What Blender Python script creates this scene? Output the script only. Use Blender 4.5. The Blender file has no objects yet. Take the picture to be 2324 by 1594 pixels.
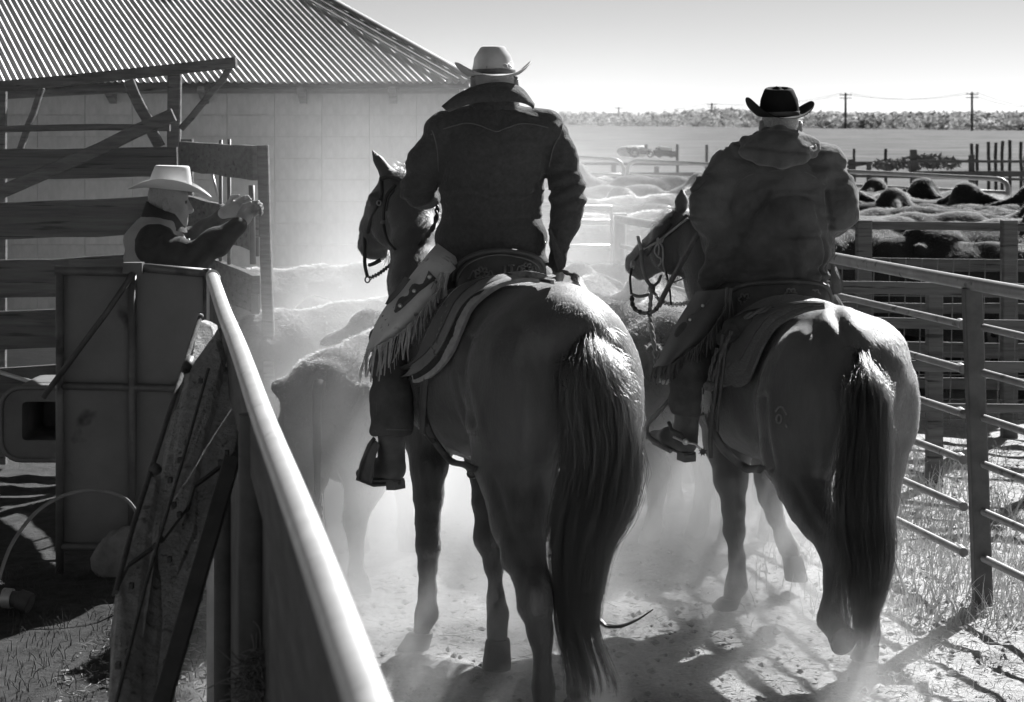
import bpy, math, random
import numpy as np
from mathutils import Vector, Matrix, noise as mnoise

random.seed(7)
RNG = np.random.default_rng(11)
scene = bpy.context.scene
COL = scene.collection

# ------------------------------------------------------------------ camera, world, sun, exposure
FPX, CX, HZ, CAMH = 4500.0, 1162.0, 280.0, 2.08      # focal length in picture units, picture centre, horizon line, eye height (m)
cam_data = bpy.data.cameras.new('camera')
cam = bpy.data.objects.new('camera', cam_data)
COL.objects.link(cam)
cam.location = (0, 0, CAMH)
cam.rotation_euler = (math.radians(90), 0, 0)
cam_data.sensor_width = 36.0
cam_data.lens = 36.0 * FPX / 2324.0
cam_data.shift_y = -(797.0 - HZ) / 2324.0
cam_data.clip_start = 0.05
cam_data.clip_end = 5000
cam_data.dof.use_dof = True
cam_data.dof.focus_distance = 7.6
cam_data.dof.aperture_fstop = 9.0
scene.camera = cam

SUN_EL, SUN_AZ = math.radians(36), math.radians(30)   # in front of the camera, to the right
world = bpy.data.worlds.new('World')
scene.world = world
world.use_nodes = True
wnt = world.node_tree
wbg = [n for n in wnt.nodes if n.type == 'BACKGROUND'][0]
sky = wnt.nodes.new('ShaderNodeTexSky')
sky.sky_type = 'NISHITA'
sky.sun_disc = False
sky.sun_elevation = SUN_EL
sky.sun_rotation = SUN_AZ
sky.dust_density = 0.4
sky.air_density = 0.45
sky.altitude = 2500
bw = wnt.nodes.new('ShaderNodeRGBToBW')                # the photograph is black and white
wnt.links.new(sky.outputs[0], bw.inputs[0])
wnt.links.new(bw.outputs[0], wbg.inputs[0])
wbg.inputs[1].default_value = 0.05
SUN_DIR = Vector((math.sin(SUN_AZ) * math.cos(SUN_EL), math.cos(SUN_AZ) * math.cos(SUN_EL), math.sin(SUN_EL)))
sun_data = bpy.data.lights.new('sun', 'SUN')
sun_data.energy = 5.0
sun_data.angle = math.radians(0.6)
sun = bpy.data.objects.new('sun', sun_data)
COL.objects.link(sun)
sun.rotation_euler = (-SUN_DIR).to_track_quat('-Z', 'Y').to_euler()
sun.location = (6, 20, 30)

scene.view_settings.view_transform = 'Standard'
scene.view_settings.look = 'None'
scene.view_settings.gamma = 1.0
scene.view_settings.use_curve_mapping = False
scene.view_settings.exposure = 1.2
scene.cycles.use_denoising = True
scene.cycles.max_bounces = 6
scene.cycles.diffuse_bounces = 3
scene.cycles.glossy_bounces = 2
scene.cycles.transmission_bounces = 3
scene.cycles.volume_bounces = 1
scene.cycles.transparent_max_bounces = 8
scene.cycles.caustics_reflective = False
scene.cycles.caustics_refractive = False
scene.cycles.volume_step_rate = 1.0
scene.cycles.volume_max_steps = 128
scene.cycles.use_adaptive_sampling = True
scene.cycles.adaptive_threshold = 0.03
# ------------------------------------------------------------------ helpers
def P(x, y, d):
    """A point of the place: d metres in front of the camera, seen at picture position x, y."""
    return np.array([(x - CX) / FPX * d, d, CAMH - (y - HZ) / FPX * d])

def G(x, y):
    """The point of the level ground seen at x, y."""
    return P(x, y, FPX * CAMH / (y - HZ))

def mpx(r, d):
    return r * d / FPX

def nrm(v):
    v = np.asarray(v, float)
    return v / (np.linalg.norm(v) + 1e-12)

def new_mat(name):
    m = bpy.data.materials.new(name)
    m.use_nodes = True
    nt = m.node_tree
    b = [n for n in nt.nodes if n.type == 'BSDF_PRINCIPLED'][0]
    return m, nt, b

def grey(v):
    return (v, v, v, 1)

def mat(name, lo, hi=None, rough=0.8, scale=6.0, detail=6.0, stretch=(1, 1, 1), bump=0.0, bump_scale=None, metallic=0.0,
        spec=0.3, sheen=0.0, spots=None, tshade=0.0, bdist=0.01, rough_var=0.0, trans=0.0):
    """Grey procedural material: noise between two real-world greys, a second bump noise, optional stains (value, scale, threshold)."""
    hi = lo if hi is None else hi
    m, nt, b = new_mat(name)
    N, L = nt.nodes, nt.links
    tc = N.new('ShaderNodeTexCoord')
    mp = N.new('ShaderNodeMapping')
    mp.inputs['Scale'].default_value = stretch
    L.new(tc.outputs['Object'], mp.inputs[0])
    nz = N.new('ShaderNodeTexNoise')
    nz.inputs['Scale'].default_value = scale
    nz.inputs['Detail'].default_value = detail
    nz.inputs['Roughness'].default_value = 0.65
    L.new(mp.outputs[0], nz.inputs['Vector'])
    cr = N.new('ShaderNodeValToRGB')
    cr.color_ramp.elements[0].position = 0.32
    cr.color_ramp.elements[1].position = 0.68
    cr.color_ramp.elements[0].color = grey(lo)
    cr.color_ramp.elements[1].color = grey(hi)
    L.new(nz.outputs[0], cr.inputs[0])
    col = cr.outputs[0]
    if spots:
        for sv, ss, st in spots:
            n2 = N.new('ShaderNodeTexNoise')
            n2.inputs['Scale'].default_value = ss
            n2.inputs['Detail'].default_value = 4
            L.new(mp.outputs[0], n2.inputs['Vector'])
            r2 = N.new('ShaderNodeValToRGB')
            r2.color_ramp.elements[0].position = st
            r2.color_ramp.elements[1].position = min(st + 0.06, 1)
            r2.color_ramp.elements[0].color = grey(0)
            r2.color_ramp.elements[1].color = grey(1)
            L.new(n2.outputs[0], r2.inputs[0])
            mx = N.new('ShaderNodeMix')
            mx.data_type = 'RGBA'
            L.new(r2.outputs[0], mx.inputs['Factor'])
            L.new(col, mx.inputs[6])
            mx.inputs[7].default_value = grey(sv)
            col = mx.outputs[2]
    L.new(col, b.inputs['Base Color'])
    b.inputs['Roughness'].default_value = rough
    b.inputs['Metallic'].default_value = metallic
    b.inputs['Specular IOR Level'].default_value = spec
    if sheen:
        b.inputs['Sheen Weight'].default_value = sheen
        b.inputs['Sheen Roughness'].default_value = 0.4
    if bump:
        n3 = N.new('ShaderNodeTexNoise')
        n3.inputs['Scale'].default_value = bump_scale or scale * 3
        n3.inputs['Detail'].default_value = 6
        n3.inputs['Roughness'].default_value = 0.7
        L.new(mp.outputs[0], n3.inputs['Vector'])
        bp = N.new('ShaderNodeBump')
        bp.inputs['Strength'].default_value = bump
        bp.inputs['Distance'].default_value = bdist
        L.new(n3.outputs[0], bp.inputs['Height'])
        L.new(bp.outputs[0], b.inputs['Normal'])
    return m

def hair_mat(name, v, rough=0.35, radial=0.4):
    m = bpy.data.materials.new(name)
    m.use_nodes = True
    nt = m.node_tree
    nt.nodes.clear()
    out = nt.nodes.new('ShaderNodeOutputMaterial')
    h = nt.nodes.new('ShaderNodeBsdfHairPrincipled')
    h.parametrization = 'COLOR'
    h.inputs['Color'].default_value = grey(v)
    h.inputs['Roughness'].default_value = rough
    h.inputs['Radial Roughness'].default_value = radial
    if 'Random Color' in h.inputs:
        h.inputs['Random Roughness'].default_value = 0.2
    nt.links.new(h.outputs[0], out.inputs[0])
    return m

LOC = {}          # world location of every thing's Empty

def thing(name, loc, label, category, group=None, kind=None):
    o = bpy.data.objects.new(name, None)
    o.empty_display_size = 0.2
    COL.objects.link(o)
    o.location = tuple(loc)
    LOC[o] = np.array(loc, float)
    tag(o, label, category, group, kind)
    return o

def tag(o, label=None, category=None, group=None, kind=None):
    if label: o['label'] = label
    if category: o['category'] = category
    if group: o['group'] = group
    if kind: o['kind'] = kind
    return o

def base_of(parent):
    return LOC.get(parent, np.zeros(3)) if parent is not None else np.zeros(3)

def link_mesh(name, V, Fc, material, parent=None, smooth=False, auto=None):
    """One mesh object from world-space vertices (rows of V) and faces."""
    V = np.asarray(V, float)
    base = base_of(parent)
    if parent is None:
        base = np.array([V[:, 0].mean(), V[:, 1].mean(), V[:, 2].min()])
    me = bpy.data.meshes.new(name)
    me.from_pydata((V - base).tolist(), [], [tuple(int(i) for i in f) for f in Fc])
    me.update()
    if smooth:
        me.polygons.foreach_set('use_smooth', np.ones(len(me.polygons), dtype=bool))
        if auto is not None:
            try:
                me.set_sharp_from_angle(angle=math.radians(auto))
            except Exception:
                pass
    me.materials.append(material)
    o = bpy.data.objects.new(name, me)
    COL.objects.link(o)
    if parent is not None:
        o.parent = parent
        LOC[o] = base
    else:
        o.location = tuple(base)
        LOC[o] = base
    return o

def frame(axis, up=(0, 0, 1)):
    a = nrm(axis)
    up = np.asarray(up, float)
    if abs(np.dot(a, up)) > 0.98:
        up = np.array([0., 1., 0.])
    s = nrm(np.cross(a, up))
    u = np.cross(s, a)
    return a, s, u

class MB:
    def __init__(self):
        self.V, self.F = [], []
    def add(self, V, Fc):
        b = len(self.V)
        self.V += [np.asarray(v, float) for v in V]
        self.F += [tuple(b + i for i in f) for f in Fc]
        return self
    def hexa(self, c):
        """Eight corners: bottom ring 0-3, top ring 4-7."""
        return self.add(c, [(3, 2, 1, 0), (4, 5, 6, 7), (0, 1, 5, 4), (1, 2, 6, 5), (2, 3, 7, 6), (3, 0, 4, 7)])
    def box(self, c, s, ax=None):
        c = np.asarray(c, float)
        ax = np.eye(3) if ax is None else np.asarray(ax)
        h = np.asarray(s, float) / 2
        q = []
        for z in (-1, 1):
            for x, y in ((-1, -1), (1, -1), (1, 1), (-1, 1)):
                q.append(c + ax[0] * x * h[0] + ax[1] * y * h[1] + ax[2] * z * h[2])
        return self.hexa(q)
    def beam(self, a, b, w, h, up=(0, 0, 1), bevel=0.0, warp=0.0, n=1, seed=0):
        """A timber from a to b, w across, h along up; chamfered edges and a slight wander when n > 1."""
        a = np.asarray(a, float); b = np.asarray(b, float)
        ax, s, u = frame(b - a, up)
        r = np.random.default_rng(seed + 5)
        bv = min(bevel, w * 0.3, h * 0.3)
        prof = [(-w/2+bv, -h/2), (w/2-bv, -h/2), (w/2, -h/2+bv), (w/2, h/2-bv), (w/2-bv, h/2), (-w/2+bv, h/2), (-w/2, h/2-bv), (-w/2, -h/2+bv)] if bv > 0 else \
               [(-w/2, -h/2), (w/2, -h/2), (w/2, h/2), (-w/2, h/2)]
        k = len(prof)
        V = []
        for i in range(n + 1):
            t = i / n
            o1, o2 = (r.normal(0, warp), r.normal(0, warp)) if warp else (0, 0)
            sc = 1 + (r.normal(0, warp * 2) if warp else 0)
            V += [a + (b - a) * t + s * (p * sc + o1) + u * (q * sc + o2) for p, q in prof]
        Fc = [tuple(range(k - 1, -1, -1)), tuple(n * k + j for j in range(k))]
        for i in range(n):
            for j in range(k):
                j2 = (j + 1) % k
                Fc.append((i*k+j, i*k+j2, (i+1)*k+j2, (i+1)*k+j))
        return self.add(V, Fc)
    def tube(self, pts, rad, seg=10, cap=True, flat=1.0, up=(0, 0, 1), closed=False):
        pts = [np.asarray(p, float) for p in pts]
        n = len(pts)
        rad = [rad] * n if np.isscalar(rad) else list(rad)
        V = []
        prev = None
        for i in range(n):
            t = pts[(i + 1) % n] - pts[i - 1] if closed else pts[min(i + 1, n - 1)] - pts[max(i - 1, 0)]
            a, s, u = frame(t, up)
            if prev is not None:
                s = nrm(prev - a * np.dot(prev, a)); u = np.cross(s, a)
            prev = s
            for j in range(seg):
                th = 2 * math.pi * j / seg
                V.append(pts[i] + (s * math.cos(th) + u * math.sin(th) * flat) * rad[i])
        Fc = []
        for i in range(n if closed else n - 1):
            i2 = (i + 1) % n
            for j in range(seg):
                j2 = (j + 1) % seg
                Fc.append((i*seg+j, i*seg+j2, i2*seg+j2, i2*seg+j))
        if cap and not closed:
            Fc += [tuple(range(seg - 1, -1, -1)), tuple((n-1)*seg + j for j in range(seg))]
        return self.add(V, Fc)
    def loft(self, rings, closed=True, cap=True):
        k = len(rings[0])
        V = [v for r in rings for v in r]
        Fc = []
        for i in range(len(rings) - 1):
            for j in range(k if closed else k - 1):
                j2 = (j + 1) % k
                Fc.append((i*k+j, i*k+j2, (i+1)*k+j2, (i+1)*k+j))
        if cap and closed:
            Fc += [tuple(range(k - 1, -1, -1)), tuple((len(rings)-1)*k + j for j in range(k))]
        return self.add(V, Fc)
    def prism(self, poly, off):
        """A flat outline given as 3-D points, thickened by the vector off."""
        k = len(poly)
        off = np.asarray(off, float)
        V = [np.asarray(p, float) for p in poly] + [np.asarray(p, float) + off for p in poly]
        Fc = [tuple(range(k)), tuple(range(2*k - 1, k - 1, -1))]
        for j in range(k):
            j2 = (j + 1) % k
            Fc.append((j2, j, k + j, k + j2))
        return self.add(V, Fc)
    def ball(self, c, r, seg=10, rings=6):
        c = np.asarray(c, float)
        r = np.array([r, r, r], float) if np.isscalar(r) else np.asarray(r, float)
        R = []
        for i in range(rings + 1):
            ph = -math.pi/2 + math.pi * (i + 0.02) / (rings + 0.04)
            R.append([c + r * np.array([math.cos(ph)*math.cos(2*math.pi*j/seg), math.cos(ph)*math.sin(2*math.pi*j/seg), math.sin(ph)]) for j in range(seg)])
        return self.loft(R)
    def sheet(self, grid, thick):
        """A curved sheet from a grid of points [rows][cols], with thickness."""
        g = np.asarray(grid, float)
        n, m = g.shape[:2]
        du = np.gradient(g, axis=0); dv = np.gradient(g, axis=1)
        nn = np.cross(du, dv)
        nn /= np.linalg.norm(nn, axis=2, keepdims=True) + 1e-9
        b = g - nn * thick
        V = list(g.reshape(-1, 3)) + list(b.reshape(-1, 3))
        o = n * m
        Fc = []
        for i in range(n - 1):
            for j in range(m - 1):
                q = (i*m+j, i*m+j+1, (i+1)*m+j+1, (i+1)*m+j)
                Fc.append(q[::-1]); Fc.append(tuple(o + k for k in q))
        for i in range(n - 1):
            Fc.append((i*m, o+i*m, o+(i+1)*m, (i+1)*m)[::-1])
            Fc.append((i*m+m-1, (i+1)*m+m-1, o+(i+1)*m+m-1, o+i*m+m-1)[::-1])
        for j in range(m - 1):
            Fc.append((j, j+1, o+j+1, o+j)[::-1])
            Fc.append(((n-1)*m+j, o+(n-1)*m+j, o+(n-1)*m+j+1, (n-1)*m+j+1)[::-1])
        return self.add(V, Fc)
    def build(self, name, material, parent=None, smooth=False, auto=None):
        return link_mesh(name, np.array(self.V), self.F, material, parent, smooth, auto)

def spline(pts, n):
    """Catmull-Rom through points (any dimension), n samples."""
    p = np.asarray(pts, float)
    if len(p) == 2:
        t = np.linspace(0, 1, n)[:, None]
        return p[0] * (1 - t) + p[1] * t
    q = np.vstack([2 * p[0] - p[1], p, 2 * p[-1] - p[-2]])
    out = []
    m = len(p) - 1
    for k in range(n):
        s = k / (n - 1) * m
        i = min(int(s), m - 1); t = s - i
        a, b, c, d = q[i], q[i+1], q[i+2], q[i+3]
        out.append(0.5 * (2*b + (c - a)*t + (2*a - 5*b + 4*c - d)*t*t + (3*b - a - 3*c + d)*t**3))
    return np.array(out)

# ---- smooth solids: blended tapered limbs and ellipsoids, meshed as one continuous surface
class Sculpt:
    def __init__(self, h=0.012, k=0.05):
        self.h, self.k, self.ops = h, k, []
    def cone(self, a, b, ra, rb, k=None, sub=False):
        self.ops.append(('c', np.asarray(a, float), np.asarray(b, float), ra, rb, self.k if k is None else k, sub)); return self
    def path(self, pts, rad, k=None):
        for i in range(len(pts) - 1):
            self.cone(pts[i], pts[i+1], rad[i], rad[i+1], k)
        return self
    def ell(self, c, r, ax=None, k=None, sub=False):
        self.ops.append(('e', np.asarray(c, float), np.asarray(r, float), np.eye(3) if ax is None else np.asarray(ax, float), 0, self.k if k is None else k, sub)); return self
    def field(self):
        lo, hi = np.full(3, 1e9), np.full(3, -1e9)
        for o in self.ops:
            if o[6]: continue
            if o[0] == 'c':
                for p, r in ((o[1], o[3]), (o[2], o[4])):
                    lo = np.minimum(lo, p - r); hi = np.maximum(hi, p + r)
            else:
                r = np.sqrt(((o[3] * o[2][:, None]) ** 2).sum(0))
                lo = np.minimum(lo, o[1] - r); hi = np.maximum(hi, o[1] + r)
        h = self.h
        lo -= 4 * h + 0.03; hi += 4 * h + 0.03
        n = np.ceil((hi - lo) / h).astype(int) + 1
        f = np.full(n, 1.0, np.float32)
        axs = [lo[i] + h * np.arange(n[i]) for i in range(3)]
        for o in self.ops:
            k = o[5]
            if o[0] == 'c':
                r = max(o[3], o[4])
                bl, bh = np.minimum(o[1], o[2]) - r, np.maximum(o[1], o[2]) + r
            else:
                r = np.sqrt(((o[3] * o[2][:, None]) ** 2).sum(0))
                bl, bh = o[1] - r, o[1] + r
            m = k + 3 * h
            i0 = np.clip(np.floor((bl - m - lo) / h).astype(int), 0, n - 1)
            i1 = np.clip(np.ceil((bh + m - lo) / h).astype(int) + 1, 1, n)
            if (i1 <= i0).any(): continue
            X = axs[0][i0[0]:i1[0]][:, None, None]; Y = axs[1][i0[1]:i1[1]][None, :, None]; Z = axs[2][i0[2]:i1[2]][None, None, :]
            if o[0] == 'c':
                a, b = o[1], o[2]
                ab = b - a; L2 = ab @ ab + 1e-12
                px, py, pz = X - a[0], Y - a[1], Z - a[2]
                t = np.clip((px*ab[0] + py*ab[1] + pz*ab[2]) / L2, 0, 1)
                d = np.sqrt((px - t*ab[0])**2 + (py - t*ab[1])**2 + (pz - t*ab[2])**2) - (o[3] + (o[4] - o[3]) * t)
            else:
                c, rr, ax = o[1], o[2], o[3]
                px, py, pz = X - c[0], Y - c[1], Z - c[2]
                u = [(px*ax[i][0] + py*ax[i][1] + pz*ax[i][2]) / rr[i] for i in range(3)]
                k0 = np.sqrt(u[0]**2 + u[1]**2 + u[2]**2)
                k1 = np.sqrt((u[0]/rr[0])**2 + (u[1]/rr[1])**2 + (u[2]/rr[2])**2) + 1e-9
                d = k0 * (k0 - 1) / k1
            sl = f[i0[0]:i1[0], i0[1]:i1[1], i0[2]:i1[2]]
            if o[6]:
                d = -d
                hh = np.maximum(k - np.abs(sl - d), 0) / max(k, 1e-6)
                sl[...] = np.maximum(sl, d) + hh * hh * k / 4
            else:
                hh = np.maximum(k - np.abs(sl - d), 0) / max(k, 1e-6)
                sl[...] = np.minimum(sl, d) - hh * hh * k / 4
        return f, lo
    def mesh(self):
        f, lo = self.field()
        h = self.h
        s = f < 0
        c = np.zeros(np.array(f.shape) - 1, np.int8)
        for dx in (0, 1):
            for dy in (0, 1):
                for dz in (0, 1):
                    c += s[dx:f.shape[0]-1+dx, dy:f.shape[1]-1+dy, dz:f.shape[2]-1+dz]
        act = np.argwhere((c > 0) & (c < 8))
        idx = np.full(c.shape, -1, np.int64)
        idx[act[:, 0], act[:, 1], act[:, 2]] = np.arange(len(act))
        pos = np.zeros((len(act), 3)); cnt = np.zeros(len(act))
        cor = [(x, y, z) for x in (0, 1) for y in (0, 1) for z in (0, 1)]
        val = {q: f[act[:, 0]+q[0], act[:, 1]+q[1], act[:, 2]+q[2]] for q in cor}
        for q in cor:
            for a in range(3):
                if q[a] == 0:
                    q2 = tuple(1 if i == a else q[i] for i in range(3))
                    v0, v1 = val[q], val[q2]
                    m = (v0 < 0) != (v1 < 0)
                    t = np.where(m, v0 / np.where(np.abs(v0 - v1) < 1e-9, 1, v0 - v1), 0)
                    p = np.tile(np.array(q, float), (len(act), 1)); p[:, a] = t
                    pos[m] += p[m]; cnt[m] += 1
        V = lo + h * (act + pos / np.maximum(cnt, 1)[:, None])
        quads = []
        for a in range(3):
            b, e = (a + 1) % 3, (a + 2) % 3
            s0 = np.take(s, range(0, s.shape[a]-1), axis=a); s1 = np.take(s, range(1, s.shape[a]), axis=a)
            E = np.argwhere(s0 != s1)
            ok = (E[:, b] > 0) & (E[:, e] > 0) & (E[:, b] < c.shape[b]) & (E[:, e] < c.shape[e])
            E = E[ok]
            ins = s0[E[:, 0], E[:, 1], E[:, 2]]
            def g(db, de):
                Q = E.copy(); Q[:, b] += db; Q[:, e] += de
                return idx[Q[:, 0], Q[:, 1], Q[:, 2]]
            q = np.stack([g(-1, -1), g(0, -1), g(0, 0), g(-1, 0)], 1)
            q[~ins] = q[~ins][:, ::-1]
            quads.append(q)
        return V, np.vstack(quads)

def fast_mesh(name, V, Q, material, parent=None, smooth=True):
    """Large quad mesh from arrays (world space)."""
    base = base_of(parent) if parent is not None else np.array([V[:, 0].mean(), V[:, 1].mean(), V[:, 2].min()])
    me = bpy.data.meshes.new(name)
    n, k = Q.shape
    me.vertices.add(len(V)); me.loops.add(n * k); me.polygons.add(n)
    me.vertices.foreach_set('co', (V - base).astype(np.float32).ravel())
    me.loops.foreach_set('vertex_index', Q.astype(np.int32).ravel())
    me.polygons.foreach_set('loop_start', (np.arange(n) * k).astype(np.int32))
    try:
        me.polygons.foreach_set('loop_total', np.full(n, k, np.int32))
    except Exception:
        pass
    me.update(calc_edges=True)
    me.validate()
    if smooth:
        me.polygons.foreach_set('use_smooth', np.ones(n, dtype=bool))
    me.materials.append(material)
    o = bpy.data.objects.new(name, me)
    COL.objects.link(o)
    LOC[o] = base
    if parent is not None: o.parent = parent
    else: o.location = tuple(base)
    return o

def vnormals(V, Q):
    fn = np.cross(V[Q[:, 2]] - V[Q[:, 0]], V[Q[:, 3 if Q.shape[1] > 3 else 1]] - V[Q[:, 1 if Q.shape[1] > 3 else 0]])
    N = np.zeros_like(V)
    for j in range(Q.shape[1]):
        np.add.at(N, Q[:, j], fn)
    return N / (np.linalg.norm(N, axis=1, keepdims=True) + 1e-9)

def smooth_mesh(V, Q, it=2, lam=0.5):
    E = np.vstack([Q[:, [i, (i + 1) % Q.shape[1]]] for i in range(Q.shape[1])])
    for _ in range(it):
        S = np.zeros_like(V); C = np.zeros(len(V))
        np.add.at(S, E[:, 0], V[E[:, 1]]); np.add.at(C, E[:, 0], 1)
        np.add.at(S, E[:, 1], V[E[:, 0]]); np.add.at(C, E[:, 1], 1)
        V = V + lam * (S / np.maximum(C, 1)[:, None] - V)
    return V

def vnoise(Pt, scale, seed=0):
    """Cheap smooth value noise in -1..1 at rows of Pt."""
    rs = np.random.default_rng(seed)
    T = rs.uniform(-1, 1, (32, 32, 32))
    q = Pt * scale + 100
    i = np.floor(q).astype(int); t = q - i
    t = t * t * (3 - 2 * t)
    out = 0
    for dx in (0, 1):
        for dy in (0, 1):
            for dz in (0, 1):
                w = (t[:, 0] if dx else 1 - t[:, 0]) * (t[:, 1] if dy else 1 - t[:, 1]) * (t[:, 2] if dz else 1 - t[:, 2])
                out = out + w * T[(i[:, 0] + dx) % 32, (i[:, 1] + dy) % 32, (i[:, 2] + dz) % 32]
    return out

def hair_object(name, strands, radii, material, parent):
    """strands: (n, k, 3) world points; radii: (n, k)."""
    base = base_of(parent)
    n, k = strands.shape[:2]
    hc = bpy.data.hair_curves.new(name)
    hc.add_curves([k] * n)
    hc.points.foreach_set('position', (strands - base).astype(np.float32).ravel())
    hc.points.foreach_set('radius', radii.astype(np.float32).ravel())
    hc.materials.append(material)
    o = bpy.data.objects.new(name, hc)
    COL.objects.link(o)
    o.parent = parent
    LOC[o] = base
    return o

def sample_surface(V, Q, n, rng, weight=None):
    A, B, C, D = (V[Q[:, i]] for i in range(4))
    ar = np.linalg.norm(np.cross(C - A, D - B), axis=1) / 2
    if weight is not None: ar = ar * weight((A + C) / 2)
    f = rng.choice(len(Q), n, p=ar / ar.sum())
    u, v = rng.random(n)[:, None], rng.random(n)[:, None]
    p = (A[f]*(1-u) + B[f]*u)*(1-v) + (D[f]*(1-u) + C[f]*u)*v
    N = vnormals(V, Q)
    nn = N[Q[f, 0]] + N[Q[f, 2]]
    return p, nn / (np.linalg.norm(nn, axis=1, keepdims=True) + 1e-9)

def coat(name, V, Q, n, length, flow, material, parent, seed=1, lift=0.45, rad=0.0007, weight=None, jitter=0.35, k=4):
    """Short fur: strands lying along flow (function of position) and lifted off the skin."""
    rng = np.random.default_rng(seed)
    p, nn = sample_surface(V, Q, n, rng, weight)
    fl = flow(p)
    fl = fl - nn * (fl * nn).sum(1, keepdims=True)
    fl /= np.linalg.norm(fl, axis=1, keepdims=True) + 1e-9
    d = fl * (1 - lift) + nn * lift + rng.normal(0, jitter, p.shape) * 0.5
    d /= np.linalg.norm(d, axis=1, keepdims=True) + 1e-9
    L = (length(p) if callable(length) else np.full(n, length)) * rng.uniform(0.6, 1.25, n)
    t = np.linspace(0, 1, k)
    S = p[:, None, :] - nn[:, None, :] * 0.002 + d[:, None, :] * (L[:, None] * t)[:, :, None] + (fl[:, None, :] - nn[:, None, :] * 0.3) * (L[:, None] * 0.35 * t * t)[:, :, None]
    R = np.tile(rad * (1 - 0.85 * t), (n, 1))
    return hair_object(name, S, R, material, parent)

def copy_tree(o, parent=None):
    c = o.copy()
    COL.objects.link(c)
    c.parent = parent
    for ch in list(o.children):
        copy_tree(ch, c)
    return c
# ------------------------------------------------------------------ the setting: ground, field, brush hill, poles, barn
def ground_z(X, Y):
    X = np.asarray(X, float); Y = np.asarray(Y, float)
    t = np.clip((Y - 45) / 455, 0, 1)
    far = (1.35 - 0.0115 * (X - 14)) * t * t * (3 - 2 * t)
    hill = np.clip((Y - 505) / 230, 0, 1.0)
    wav = 0.55 * np.sin(X / 37.0 + 0.6) + 0.4 * np.sin(X / 13.0 + 2)
    z = far + (hill ** 0.8) * (2.0 + wav + 0.012 * (X - 14))
    return z

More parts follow.
